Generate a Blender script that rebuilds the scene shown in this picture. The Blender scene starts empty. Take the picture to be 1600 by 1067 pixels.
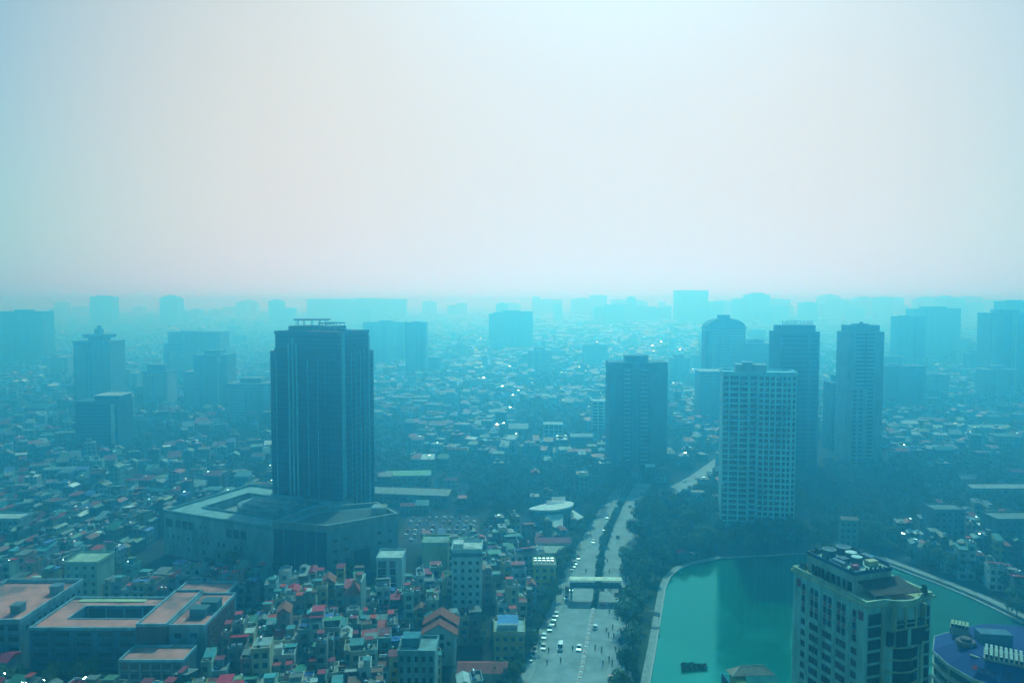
import bpy, bmesh, math, random
from mathutils import Vector, Matrix
R = math.radians
scene = bpy.context.scene

# ------------------------------------------------------------ camera
CAM_H = 130.0
cam_data = bpy.data.cameras.new('camera')
cam_data.sensor_width = 36.0
cam_data.lens = 27.0
cam_data.clip_start = 1.0
cam_data.clip_end = 60000.0
cam = bpy.data.objects.new('camera', cam_data)
scene.collection.objects.link(cam)
cam.location = (0.0, 0.0, CAM_H)
cam.rotation_euler = (R(87.0), 0.0, 0.0)
scene.camera = cam

# ------------------------------------------------------------ sky and sun
SUN_EL, SUN_AZ = 42.0, 8.0           # azimuth measured from the view axis (+Y) towards +X
sun_dir = Vector((math.sin(R(SUN_AZ)) * math.cos(R(SUN_EL)), math.cos(R(SUN_AZ)) * math.cos(R(SUN_EL)), math.sin(R(SUN_EL))))
world = bpy.data.worlds.new('World')
scene.world = world
world.use_nodes = True
wn, wl = world.node_tree.nodes, world.node_tree.links
wn.clear()
w_out = wn.new('ShaderNodeOutputWorld')
w_bg = wn.new('ShaderNodeBackground')
w_bg.inputs['Strength'].default_value = 0.065
w_sky = wn.new('ShaderNodeTexSky')
w_sky.sky_type = 'NISHITA'
w_sky.sun_disc = False
w_sky.sun_elevation = R(SUN_EL)
w_sky.sun_rotation = R(SUN_AZ)
w_sky.altitude = 100.0
w_sky.air_density = 1.2
w_sky.dust_density = 0.6
w_sky.ozone_density = 2.0
# a thin white overcast veil, thickest low in the sky on the sun's side, thinning with angle
w_tc = wn.new('ShaderNodeTexCoord')
w_dot = wn.new('ShaderNodeVectorMath'); w_dot.operation = 'DOT_PRODUCT'
veil_az, veil_el = R(3.0), R(6.0)
w_dot.inputs[1].default_value = (math.sin(veil_az) * math.cos(veil_el), math.cos(veil_az) * math.cos(veil_el), math.sin(veil_el))
w_mr = wn.new('ShaderNodeMapRange'); w_mr.interpolation_type = 'SMOOTHSTEP'
w_mr.inputs['From Min'].default_value = 0.66
w_mr.inputs['From Max'].default_value = 0.975
w_mr.inputs['To Min'].default_value = 0.0
w_mr.inputs['To Max'].default_value = 0.93
w_mix = wn.new('ShaderNodeMix'); w_mix.data_type = 'RGBA'
VEIL = (14.3, 12.1, 9.3, 1.0)
w_mix.inputs['B'].default_value = VEIL
wl.new(w_tc.outputs['Generated'], w_dot.inputs[0])
wl.new(w_dot.outputs['Value'], w_mr.inputs['Value'])
wl.new(w_mr.outputs['Result'], w_mix.inputs['Factor'])
w_tint = wn.new('ShaderNodeMix'); w_tint.data_type = 'RGBA'; w_tint.blend_type = 'MULTIPLY'
w_tint.inputs['Factor'].default_value = 1.0
w_tint.inputs['B'].default_value = (0.21, 1.42, 1.55, 1.0)      # red cut so skylight turns shaded walls teal
wl.new(w_sky.outputs['Color'], w_tint.inputs['A'])
wl.new(w_tint.outputs['Result'], w_mix.inputs['A'])
wl.new(w_mix.outputs['Result'], w_bg.inputs['Color'])
wl.new(w_bg.outputs['Background'], w_out.inputs['Surface'])

sun_data = bpy.data.lights.new('sun', 'SUN')
sun_data.energy = 4.9
sun_data.angle = R(0.6)
sun_data.color = (0.27, 0.88, 0.96)
sun = bpy.data.objects.new('sun', sun_data)
scene.collection.objects.link(sun)
sun.rotation_euler = sun_dir.to_track_quat('Z', 'Y').to_euler()
sun.location = (0, 0, 400)

# ------------------------------------------------------------ picture settings
scene.view_settings.view_transform = 'Standard'
scene.view_settings.look = 'None'
scene.view_settings.gamma = 1.0
scene.view_settings.use_curve_mapping = False
scene.view_settings.exposure = -0.2
scene.cycles.use_denoising = True
scene.cycles.max_bounces = 6
scene.cycles.diffuse_bounces = 2
scene.cycles.glossy_bounces = 2
scene.cycles.transmission_bounces = 2
scene.cycles.volume_bounces = 3
scene.cycles.caustics_reflective = False
scene.cycles.caustics_refractive = False
random.seed(7)
COL = scene.collection

# ------------------------------------------------------------ materials
MATS = {}
def material(name, base=(0.5, 0.5, 0.5), rough=0.8, metal=0.0, spec=0.3, by_object=False, by_attr=None, var=0.25, scale=0.6,
             stretch=1.0, detail_scale=None, bump=0.0, wave=0.0, ior=None, stain=0.0, stain_col=(0.08, 0.085, 0.08)):
    m = bpy.data.materials.new(name); m.use_nodes = True
    nt = m.node_tree; N, L = nt.nodes, nt.links
    p = N['Principled BSDF']
    p.inputs['Roughness'].default_value = rough
    p.inputs['Metallic'].default_value = metal
    p.inputs['Specular IOR Level'].default_value = spec
    if ior: p.inputs['IOR'].default_value = ior
    geo = N.new('ShaderNodeNewGeometry')
    if by_object:
        s = N.new('ShaderNodeObjectInfo'); src = s.outputs['Color']
    elif by_attr:
        s = N.new('ShaderNodeVertexColor'); s.layer_name = by_attr; src = s.outputs['Color']
    else:
        s = N.new('ShaderNodeRGB'); s.outputs[0].default_value = (*base, 1); src = s.outputs[0]
    mp = N.new('ShaderNodeMapping'); mp.inputs['Scale'].default_value = (1, 1, 1.0 / stretch)
    L.new(geo.outputs['Position'], mp.inputs['Vector'])
    nz = N.new('ShaderNodeTexNoise'); nz.inputs['Scale'].default_value = scale
    nz.inputs['Detail'].default_value = 5.0; nz.inputs['Roughness'].default_value = 0.6
    L.new(mp.outputs['Vector'], nz.inputs['Vector'])
    mr = N.new('ShaderNodeMapRange')
    mr.inputs['From Min'].default_value = 0.3; mr.inputs['From Max'].default_value = 0.7
    mr.inputs['To Min'].default_value = 1.0 - var; mr.inputs['To Max'].default_value = 1.0 + var * 0.6
    L.new(nz.outputs['Fac'], mr.inputs['Value'])
    mul = N.new('ShaderNodeMix'); mul.data_type = 'RGBA'; mul.blend_type = 'MULTIPLY'; mul.inputs['Factor'].default_value = 1.0
    L.new(src, mul.inputs['A']); L.new(mr.outputs['Result'], mul.inputs['B'])
    col = mul.outputs['Result']
    if stain > 0:
        n2 = N.new('ShaderNodeTexNoise'); n2.inputs['Scale'].default_value = scale * 0.45; n2.inputs['Detail'].default_value = 6.0
        L.new(mp.outputs['Vector'], n2.inputs['Vector'])
        r2 = N.new('ShaderNodeMapRange'); r2.inputs['From Min'].default_value = 0.52; r2.inputs['From Max'].default_value = 0.68
        r2.inputs['To Max'].default_value = stain
        L.new(n2.outputs['Fac'], r2.inputs['Value'])
        mx = N.new('ShaderNodeMix'); mx.data_type = 'RGBA'; mx.inputs['B'].default_value = (*stain_col, 1)
        L.new(r2.outputs['Result'], mx.inputs['Factor']); L.new(col, mx.inputs['A']); col = mx.outputs['Result']
    L.new(col, p.inputs['Base Color'])
    if bump > 0 or wave > 0:
        b = N.new('ShaderNodeBump'); b.inputs['Strength'].default_value = 0.6
        b.inputs['Distance'].default_value = bump or wave
        if wave > 0:
            tc = N.new('ShaderNodeTexCoord'); w = N.new('ShaderNodeTexWave'); w.inputs['Scale'].default_value = 1.1
            w.inputs['Distortion'].default_value = 0.4
            L.new(tc.outputs['Object'], w.inputs['Vector']); L.new(w.outputs['Fac'], b.inputs['Height'])
        else:
            L.new(nz.outputs['Fac'], b.inputs['Height'])
        L.new(b.outputs['Normal'], p.inputs['Normal'])
    MATS[name] = m
    return m

def facade_material(name, win=(0.03, 0.045, 0.06), bay=3.2, floor=3.3, by_attr=None, wfrac=0.58, hfrac=0.5, world_pos=False, amount=0.85):
    """Plaster or glass facade seen from far away: rows of openings too small to pick apart."""
    m = bpy.data.materials.new(name); m.use_nodes = True
    nt = m.node_tree; N, L = nt.nodes, nt.links
    p = N['Principled BSDF']; p.inputs['Roughness'].default_value = 0.75; p.inputs['Specular IOR Level'].default_value = 0.15
    if by_attr:
        s = N.new('ShaderNodeVertexColor'); s.layer_name = by_attr
    else:
        s = N.new('ShaderNodeObjectInfo')
    geo = N.new('ShaderNodeNewGeometry')
    if world_pos:
        pos, nor = geo.outputs['Position'], geo.outputs['Normal']
    else:
        tc = N.new('ShaderNodeTexCoord'); pos, nor = tc.outputs['Object'], tc.outputs['Normal']
    sp = N.new('ShaderNodeSeparateXYZ'); L.new(pos, sp.inputs[0])
    sn = N.new('ShaderNodeSeparateXYZ'); L.new(nor, sn.inputs[0])
    def M(op, a, b=None, c=None):
        n = N.new('ShaderNodeMath'); n.operation = op
        for i, v in enumerate((a, b, c)):
            if v is None: continue
            if isinstance(v, (int, float)): n.inputs[i].default_value = v
            else: L.new(v, n.inputs[i])
        return n.outputs[0]
    ax, ay, az = M('ABSOLUTE', sn.outputs[0]), M('ABSOLUTE', sn.outputs[1]), M('ABSOLUTE', sn.outputs[2])
    u = M('ADD', M('MULTIPLY', sp.outputs[0], M('GREATER_THAN', ay, ax)), M('MULTIPLY', sp.outputs[1], M('GREATER_THAN', ax, ay)))
    fu = M('FRACT', M('DIVIDE', u, bay)); fz = M('FRACT', M('DIVIDE', sp.outputs[2], floor))
    mask = M('MULTIPLY', M('LESS_THAN', fu, wfrac), M('LESS_THAN', M('ABSOLUTE', M('SUBTRACT', fz, 0.5)), hfrac / 2))
    mask = M('MULTIPLY', M('MULTIPLY', mask, M('LESS_THAN', az, 0.5)), amount)
    nz = N.new('ShaderNodeTexNoise'); nz.inputs['Scale'].default_value = 0.12; nz.inputs['Detail'].default_value = 6
    L.new(pos, nz.inputs['Vector'])
    mr = N.new('ShaderNodeMapRange'); mr.inputs['To Min'].default_value = 0.6; mr.inputs['To Max'].default_value = 1.35
    L.new(nz.outputs['Fac'], mr.inputs['Value'])
    mul = N.new('ShaderNodeMix'); mul.data_type = 'RGBA'; mul.blend_type = 'MULTIPLY'; mul.inputs['Factor'].default_value = 1.0
    L.new(s.outputs['Color'], mul.inputs['A']); L.new(mr.outputs['Result'], mul.inputs['B'])
    mx = N.new('ShaderNodeMix'); mx.data_type = 'RGBA'; mx.inputs['B'].default_value = (*win, 1)
    L.new(mask, mx.inputs['Factor']); L.new(mul.outputs['Result'], mx.inputs['A'])
    L.new(mx.outputs['Result'], p.inputs['Base Color'])
    MATS[name] = m
    return m

material('plaster', by_object=True, rough=0.9, spec=0.15, var=0.3, scale=0.35, stretch=3.0, stain=0.45)
material('flat_roof', by_object=True, rough=0.95, spec=0.1, var=0.35, scale=0.3, stain=0.6)
material('sheet_roof', by_object=True, rough=0.55, metal=0.0, spec=0.14, var=0.3, scale=0.5, wave=0.06, stain=0.25, stain_col=(0.12, 0.07, 0.05))
material('tile_roof', by_object=True, rough=0.8, spec=0.2, var=0.4, scale=0.9, wave=0.08, stain=0.3)
material('steel', (0.62, 0.64, 0.65), rough=0.22, metal=1.0, var=0.1)
material('window_glass', (0.018, 0.03, 0.042), rough=0.12, spec=0.5, var=0.3, scale=0.2)
material('window_frame', (0.13, 0.17, 0.18), rough=0.6, var=0.15)
material('paint', by_object=True, rough=0.75, spec=0.15, var=0.18, scale=0.8)
material('concrete', (0.32, 0.33, 0.31), rough=0.9, spec=0.15, var=0.3, scale=0.25, stain=0.4)
material('asphalt', (0.33, 0.36, 0.36), rough=0.85, spec=0.2, var=0.3, scale=0.16, stain=0.45, stain_col=(0.10, 0.11, 0.11))
material('asphalt_dark', (0.055, 0.06, 0.062), rough=0.9, spec=0.15, var=0.3, scale=0.1)
material('paving', (0.34, 0.36, 0.34), rough=0.9, spec=0.15, var=0.3, scale=0.4)
material('kerb_stone', (0.45, 0.46, 0.45), rough=0.85, var=0.25, scale=0.9)
material('city_ground', (0.040, 0.052, 0.050), rough=0.95, spec=0.05, var=0.55, scale=0.05, stain=0.6, stain_col=(0.025, 0.045, 0.022))
material('soil_grass', (0.045, 0.07, 0.03), rough=0.95, spec=0.05, var=0.5, scale=0.2, stain=0.5, stain_col=(0.10, 0.09, 0.06))
material('bark', (0.07, 0.055, 0.04), rough=0.95, var=0.3, scale=2.0)
material('car_paint', by_object=True, rough=0.25, spec=0.6, var=0.06)
material('car_glass', (0.015, 0.02, 0.025), rough=0.08, spec=0.6, var=0.1)
material('rubber', (0.02, 0.02, 0.02), rough=0.9, var=0.2)
material('curtain_glass', (0.008, 0.045, 0.105), rough=0.22, spec=0.35, var=0.6, scale=0.22, stretch=0.6)
material('curtain_band', (0.018, 0.075, 0.14), rough=0.5, spec=0.3, var=0.2, scale=0.2)
material('metal_fin', (0.18, 0.50, 0.58), rough=0.5, metal=0.3, var=0.12, scale=0.2)
material('brick_red', (0.20, 0.075, 0.06), rough=0.9, spec=0.15, var=0.25, scale=0.6, stain=0.3)
material('roof_pink', (0.84, 0.28, 0.23), rough=0.95, spec=0.1, var=0.28, scale=0.22, stain=0.75, stain_col=(0.16, 0.11, 0.10))
material('dim_reflection', (0.003, 0.125, 0.095), rough=0.8, spec=0.08, var=0.25, scale=0.08, stain=0.5, stain_col=(0.003, 0.085, 0.066))  # dull green of the painted lake reflection
material('cloth', by_object=True, rough=0.9, var=0.1)
facade_material('far_facade', amount=0.55)
facade_material('far_facade_fine', bay=2.4, floor=3.1, wfrac=0.6, hfrac=0.5, amount=0.5)
facade_material('city_walls', by_attr='Col', bay=2.7, floor=3.3, wfrac=0.5, hfrac=0.48, world_pos=True, amount=0.7)

# leaves: a rough green surface with light and dark leaf clumps that belong to the plant
def leaf_material(name, dark, light):
    m = bpy.data.materials.new(name); m.use_nodes = True
    nt = m.node_tree; N, L = nt.nodes, nt.links
    p = N['Principled BSDF']; p.inputs['Roughness'].default_value = 0.8; p.inputs['Specular IOR Level'].default_value = 0.1
    oi = N.new('ShaderNodeObjectInfo'); geo = N.new('ShaderNodeNewGeometry')
    nz = N.new('ShaderNodeTexNoise'); nz.inputs['Scale'].default_value = 0.7; nz.inputs['Detail'].default_value = 4
    L.new(geo.outputs['Position'], nz.inputs['Vector'])
    ad = N.new('ShaderNodeMath'); ad.operation = 'MULTIPLY_ADD'; ad.inputs[1].default_value = 0.45
    L.new(geo.outputs['Random Per Island'], ad.inputs[0])
    s2 = N.new('ShaderNodeMath'); s2.operation = 'MULTIPLY'; s2.inputs[1].default_value = 0.5
    L.new(oi.outputs['Random'], s2.inputs[0])
    s3 = N.new('ShaderNodeMath'); s3.operation = 'MULTIPLY_ADD'; s3.inputs[1].default_value = 0.5
    L.new(nz.outputs['Fac'], s3.inputs[0]); L.new(s2.outputs[0], s3.inputs[2]); L.new(s3.outputs[0], ad.inputs[2])
    r = N.new('ShaderNodeValToRGB'); r.color_ramp.elements[0].position = 0.25; r.color_ramp.elements[1].position = 0.95
    r.color_ramp.elements[0].color = (*dark, 1); r.color_ramp.elements[1].color = (*light, 1)
    L.new(ad.outputs[0], r.inputs['Fac']); L.new(r.outputs['Color'], p.inputs['Base Color'])
    MATS[name] = m
    return m
leaf_material('leaves', (0.012, 0.034, 0.018), (0.12, 0.20, 0.075))
leaf_material('leaves_far', (0.013, 0.036, 0.022), (0.095, 0.165, 0.075))

def water_material():
    """Still green lake water: murky green body, tinted mirror on top by Fresnel."""
    m = bpy.data.materials.new('lake_water'); m.use_nodes = True
    nt = m.node_tree; N, L = nt.nodes, nt.links; N.clear()
    out = N.new('ShaderNodeOutputMaterial')
    geo = N.new('ShaderNodeNewGeometry')
    nz = N.new('ShaderNodeTexNoise'); nz.inputs['Scale'].default_value = 0.02; nz.inputs['Detail'].default_value = 5
    L.new(geo.outputs['Position'], nz.inputs['Vector'])
    r = N.new('ShaderNodeValToRGB')
    r.color_ramp.elements[0].color = (0.001, 0.070, 0.030, 1); r.color_ramp.elements[1].color = (0.003, 0.105, 0.040, 1)
    L.new(nz.outputs['Fac'], r.inputs['Fac'])
    n2 = N.new('ShaderNodeTexNoise'); n2.inputs['Scale'].default_value = 1.3; n2.inputs['Detail'].default_value = 5
    L.new(geo.outputs['Position'], n2.inputs['Vector'])
    b = N.new('ShaderNodeBump'); b.inputs['Strength'].default_value = 0.22; b.inputs['Distance'].default_value = 0.03
    L.new(n2.outputs['Fac'], b.inputs['Height'])
    di = N.new('ShaderNodeBsdfDiffuse'); L.new(r.outputs['Color'], di.inputs['Color'])
    gl = N.new('ShaderNodeBsdfGlossy'); gl.inputs['Roughness'].default_value = 0.06; gl.inputs['Color'].default_value = (0.13, 0.74, 0.70, 1)
    n3 = N.new('ShaderNodeTexNoise'); n3.inputs['Scale'].default_value = 0.05; n3.inputs['Detail'].default_value = 3     # patches of breeze
    L.new(geo.outputs['Position'], n3.inputs['Vector'])
    rr = N.new('ShaderNodeMapRange'); rr.inputs['From Min'].default_value = 0.4; rr.inputs['From Max'].default_value = 0.65; rr.inputs['To Min'].default_value = 0.04; rr.inputs['To Max'].default_value = 0.16
    L.new(n3.outputs['Fac'], rr.inputs['Value']); L.new(rr.outputs['Result'], gl.inputs['Roughness'])
    fr = N.new('ShaderNodeFresnel'); fr.inputs['IOR'].default_value = 1.95
    for n in (di, gl, fr): L.new(b.outputs['Normal'], n.inputs['Normal'])
    mx = N.new('ShaderNodeMixShader')
    L.new(fr.outputs[0], mx.inputs[0]); L.new(di.outputs[0], mx.inputs[1]); L.new(gl.outputs[0], mx.inputs[2])
    L.new(mx.outputs[0], out.inputs['Surface'])
    MATS['lake_water'] = m
water_material()

# ------------------------------------------------------------ mesh helpers
class MB:
    """Collects faces; build() makes one mesh."""
    def __init__(self): self.v, self.f, self.m = [], [], []
    def face(self, pts, mi=0):
        i = len(self.v); self.v += pts; self.f.append(tuple(range(i, i + len(pts)))); self.m.append(mi)
    def box(self, x0, x1, y0, y1, z0, z1, mi=0, top=None):
        i = len(self.v)
        self.v += [(x, y, z) for z in (z0, z1) for y in (y0, y1) for x in (x0, x1)]
        self.f += [(i, i+2, i+3, i+1), (i+4, i+5, i+7, i+6), (i, i+1, i+5, i+4), (i+2, i+6, i+7, i+3), (i, i+4, i+6, i+2), (i+1, i+3, i+7, i+5)]
        self.m += [mi, mi if top is None else top, mi, mi, mi, mi]
        return self
    def prism(self, poly, z0, z1, mi=0, top=None, scale_top=1.0):
        n = len(poly); i = len(self.v)
        cx = sum(p[0] for p in poly) / n; cy = sum(p[1] for p in poly) / n
        self.v += [(x, y, z0) for x, y in poly] + [(cx + (x - cx) * scale_top, cy + (y - cy) * scale_top, z1) for x, y in poly]
        for k in range(n):
            j = (k + 1) % n
            self.f.append((i + k, i + j, i + n + j, i + n + k)); self.m.append(mi)
        self.f.append(tuple(i + n + k for k in range(n))); self.m.append(mi if top is None else top)
        self.f.append(tuple(i + k for k in reversed(range(n)))); self.m.append(mi)
        return self
    def ring(self, poly, inset_poly, z0, z1, mi=0):
        """A parapet: outer and inner loop of the same length."""
        n = len(poly)
        for k in range(n):
            j = (k + 1) % n
            a, b, c, d = poly[k], poly[j], inset_poly[j], inset_poly[k]
            self.face([(*a, z0), (*b, z0), (*b, z1), (*a, z1)], mi)
            self.face([(*c, z0), (*d, z0), (*d, z1), (*c, z1)], mi)
            self.face([(*a, z1), (*b, z1), (*c, z1), (*d, z1)], mi)
        return self
    def tube(self, p, q, r0, r1=None, n=8, mi=0, caps=True):
        p, q = Vector(p), Vector(q); r1 = r0 if r1 is None else r1
        d = (q - p).normalized(); a = d.orthogonal().normalized(); b = d.cross(a)
        i = len(self.v)
        for c, r in ((p, r0), (q, r1)):
            for k in range(n):
                t = 2 * math.pi * k / n
                self.v.append(tuple(c + a * (r * math.cos(t)) + b * (r * math.sin(t))))
        for k in range(n):
            j = (k + 1) % n
            self.f.append((i + k, i + j, i + n + j, i + n + k)); self.m.append(mi)
        if caps:
            self.f.append(tuple(i + k for k in reversed(range(n)))); self.m.append(mi)
            self.f.append(tuple(i + n + k for k in range(n))); self.m.append(mi)
        return self
    def mesh(self, name, mats):
        me = bpy.data.meshes.new(name); me.from_pydata(self.v, [], self.f)
        for m in (mats if isinstance(mats, (list, tuple)) else [mats]): me.materials.append(MATS[m])
        if any(self.m): me.polygons.foreach_set('material_index', self.m)
        me.update()
        return me

def obj(name, me, parent=None, loc=(0, 0, 0), rz=0.0, color=None):
    o = bpy.data.objects.new(name, me); COL.objects.link(o)
    o.location = loc
    if rz: o.rotation_euler = (0, 0, rz)
    if parent is not None: o.parent = parent
    if color is not None: o.color = (*color[:3], 1)
    return o
def tag(o, label, cat, group=None):
    o['label'] = label; o['category'] = cat
    if group: o['group'] = group
    return o
def thing(name, label, cat, loc=(0, 0, 0), rz=0.0, group=None):
    return tag(obj(name, None, None, loc, rz), label, cat, group)
def part(name, mb, mats, parent, color=None, loc=(0, 0, 0), rz=0.0):
    return obj(name, mb.mesh(name, mats), parent, loc, rz, color)
def structure(name, mb, mats, color=None):
    o = obj(name, mb.mesh(name, mats), None, color=color); o['kind'] = 'structure'
    return o
def stuff(o): o['kind'] = 'stuff'; return o
def rect(x0, x1, y0, y1): return [(x0, y0), (x1, y0), (x1, y1), (x0, y1)]
def inset(poly, d):
    """Inset for a convex counter-clockwise polygon."""
    n = len(poly); out = []
    for k in range(n):
        p0, p1, p2 = Vector(poly[k - 1]), Vector(poly[k]), Vector(poly[(k + 1) % n])
        d1, d2 = (p1 - p0).normalized(), (p2 - p1).normalized()
        n1, n2 = Vector((-d1.y, d1.x)), Vector((-d2.y, d2.x))
        bis = (n1 + n2); s = d / max(0.35, bis.dot(n1) / bis.length) if bis.length > 1e-6 else d
        out.append(tuple(p1 + bis.normalized() * s))
    return out
def in_poly(x, y, poly):
    c = False; n = len(poly); j = n - 1
    for i in range(n):
        xi, yi = poly[i]; xj, yj = poly[j]
        if (yi > y) != (yj > y) and x < (xj - xi) * (y - yi) / (yj - yi) + xi: c = not c
        j = i
    return c
ORD = ['', 'first', 'second', 'third', 'fourth', 'fifth', 'sixth', 'seventh', 'eighth', 'ninth', 'tenth', 'eleventh', 'twelfth']
def ordinal(n):
    if n < len(ORD): return ORD[n]
    return '%d%s' % (n, 'th' if 10 <= n % 100 <= 20 else {1: 'st', 2: 'nd', 3: 'rd'}.get(n % 10, 'th'))

# window meshes shared by all buildings; origin at the middle of the opening, face towards -Y
WIN = {}
def window_mesh(w, h, mullions=1, frame=0.1, depth=0.14):
    key = (round(w, 2), round(h, 2), mullions)
    if key in WIN: return WIN[key]
    b = MB()
    b.box(-w/2, w/2, -0.02, 0.05, -h/2, h/2, 0)
    for x in (-w/2, w/2): b.box(x - frame/2, x + frame/2, -depth, 0.04, -h/2 - frame/2, h/2 + frame/2, 1)
    for z in (-h/2, h/2): b.box(-w/2 + frame/2, w/2 - frame/2, -depth + 0.004, 0.036, z - frame/2, z + frame/2, 1)
    for k in range(mullions):
        x = -w/2 + w * (k + 1) / (mullions + 1); b.box(x - 0.04, x + 0.04, -depth * 0.7, 0.03, -h/2 + frame/2, h/2 - frame/2, 1)
    WIN[key] = b.mesh('window', ['window_glass', 'window_frame'])
    return WIN[key]
def window(parent, loc, w, h, rz=0.0, mullions=1):
    return obj('window', window_mesh(w, h, mullions), parent, loc, rz)
# ------------------------------------------------------------ ground, lake, roads
ROAD_L = [(-3, 215), (6.1, 255.5), (10.5, 272.8), (17.0, 303.3), (22.0, 322.9), (26.4, 345.2), (30.4, 366.2), (37.4, 394.9), (47.1, 428.4), (58.1, 468.1), (71.3, 512.2), (84, 552)]
ROAD_R = [(29, 215), (36.8, 255.5), (41.8, 288.7), (46.4, 319.5), (51.4, 353.3), (57.9, 384.9), (66.6, 422.5), (76.6, 460.1), (87.7, 500.7), (97.0, 540.2)]
MEDIAN = [(15.6, 215), (22.9, 255.5), (28.0, 283.2), (34.3, 317.5), (37.4, 333.7), (41.2, 357.5), (47.5, 394.9), (59.7, 447.4), (73.6, 498.8), (86, 540)]
ROAD_POLY = ROAD_L + ROAD_R[::-1]
CROSS_POLY = [(84, 552), (95, 532), (97, 510), (105, 499), (140, 552), (187, 638), (250, 752), (338, 895), (329, 904), (240, 760), (177, 646), (131, 563), (105, 524), (98, 541)]
LAKE = [(44, 240), (47.1, 255.5), (53.1, 277.9), (60.5, 306.4), (64.8, 322.9), (69.5, 341.3), (74.8, 355.8), (81.5, 367.1), (88.6, 373.4),
        (107.0, 382.9), (144.9, 388.8), (166.3, 391.0), (183, 378), (190.4, 359.2), (196.3, 345.2), (201.4, 329.3), (204.2, 316.1), (206.5, 303.3), (208, 268), (150, 262), (120, 258), (96, 243), (70, 238)]
g = MB(); g.box(-23900, 23900, -600, 26900, -1.0, -0.004)
structure('ground', g, 'city_ground')
g = MB(); g.face([(x, y, 0.012) for x, y in LAKE[::-1]]); structure('lake', g, 'lake_water')
rng = random.Random(3)
edge = [(x + rng.uniform(-1.5, 1.5), y + rng.uniform(-1.5, 1.5)) for x, y in [(150, 268), (144, 285), (146, 300), (152, 318), (158, 335), (164, 350), (172, 362), (180, 368)]]
g = MB(); g.face([(x, y, 0.018) for x, y in [(150, 262.4)] + [(207.5, 268.5), (206.0, 303), (203.7, 316), (200.9, 329), (195.8, 345), (189.8, 359)] + edge[::-1]]); structure('dim_reflection_sheet', g, 'dim_reflection')  # added sheet: colour stands in for the right arm's dim reflection

def strip(poly_a, poly_b, z0, z1, mb):
    """A raised strip between two polylines of equal length."""
    for k in range(len(poly_a) - 1):
        a, b, c, d = poly_a[k], poly_a[k+1], poly_b[k+1], poly_b[k]
        mb.face([(*a, z1), (*d, z1), (*c, z1), (*b, z1)])
        mb.face([(*a, z0), (*a, z1), (*b, z1), (*b, z0)]); mb.face([(*d, z0), (*c, z0), (*c, z1), (*d, z1)])
def offset(poly, d):
    out = []
    for k in range(len(poly)):
        a, b = Vector(poly[max(0, k-1)]), Vector(poly[min(len(poly)-1, k+1)])
        t = (b - a).normalized(); nrm = Vector((t.y, -t.x))
        p = Vector(poly[k]) + nrm * d; out.append((p.x, p.y))
    return out
g = MB(); g.face([(x, y, 0.010) for x, y in ROAD_POLY]); structure('avenue', g, 'asphalt')
g = MB(); g.face([(x, y, 0.006) for x, y in CROSS_POLY]); structure('side_road', g, 'asphalt')
g = MB(); strip(offset(ROAD_L, -5.0), ROAD_L, 0, 0.14, g); structure('left_pavement', g, 'paving')
g = MB(); strip(ROAD_R, offset(ROAD_R, 4.0), 0, 0.14, g); structure('right_pavement', g, 'paving')
# lakeside promenade with a stone edge
SH = LAKE[:10]
g = MB(); strip(offset(SH, -3.2), offset(SH, -0.5), 0, 0.25, g); structure('lakeside_promenade', g, 'paving')
g = MB(); strip(offset(SH, -0.5), offset(SH, 0.1), -0.2, 0.55, g); structure('promenade_kerb', g, 'kerb_stone')
SR = LAKE[11:18]
g = MB(); strip(offset(SR, -0.3), offset(SR, 0.6), -0.2, 0.7, g); structure('far_lake_kerb', g, 'kerb_stone')
g = MB(); strip(offset(SR, -8.5), offset(SR, -4.5), 0, 0.2, g); structure('far_lake_path', g, 'paving')
ST = LAKE[9:12]
g = MB(); strip(offset(ST, -0.3), offset(ST, 0.3), -0.2, 0.5, g); structure('north_lake_kerb', g, 'kerb_stone')
# grass bank between avenue and lake
g = MB(); g.face([(x, y, 0.020) for x, y in offset(ROAD_R, 4.3)[:7]] + [(x, y, 0.020) for x, y in offset(SH, -3.5)[::-1]]); structure('grass_bank', g, 'soil_grass')

# median: a kerb island of short blocks near the camera, planted hedge further on
def along(poly, step):
    out = []; acc = 0.0
    for k in range(len(poly) - 1):
        a, b = Vector(poly[k]), Vector(poly[k+1]); L = (b - a).length; t = acc
        while t < L:
            p = a.lerp(b, t / L); out.append((p.x, p.y, math.atan2(b.y - a.y, b.x - a.x))); t += step
        acc = t - L
    return out
blk = MB(); blk.box(-0.9, 0.9, -0.75, 0.75, 0, 0.5, 0); blk.box(-0.7, 0.7, -0.5, 0.5, 0.5, 0.8, 0)
blk_me = blk.mesh('barrier_block', 'paint')
barrier = thing('median_barrier', 'row of pale and pink concrete blocks dividing the avenue lanes', 'barrier', (22.9, 255.5, 0))
pts = [p for p in along(MEDIAN, 2.0) if 235 < p[1] < 318]
for k, (x, y, a) in enumerate(pts):
    obj('barrier_block', blk_me, barrier, (x - 22.9, y - 255.5, 0.012), a, (0.62, 0.60, 0.58) if k % 2 else (0.55, 0.42, 0.40))
g = MB()
md = [p for p in MEDIAN if p[1] > 318]; md = [(34.6, 319.0)] + md
strip(offset(md, -1.3), offset(md, 1.3), 0, 0.16, g); structure('planted_median', g, 'soil_grass')

# lane lines: dashes on both carriageways
dash = MB(); dash.face([(-1.5, -0.09, 0), (1.5, -0.09, 0), (1.5, 0.09, 0), (-1.5, 0.09, 0)])
dash_me = dash.mesh('lane_dash', 'paint')
avenue = bpy.data.objects['avenue']
for off in (-5.6, -11.0, 5.2, 9.6):
    for x, y, a in [p for p in along(offset(MEDIAN, off), 9.0) if 225 < p[1] < 430]:
        obj('lane_dash', dash_me, avenue, (x, y, 0.016), a, (0.42, 0.43, 0.42))

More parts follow.
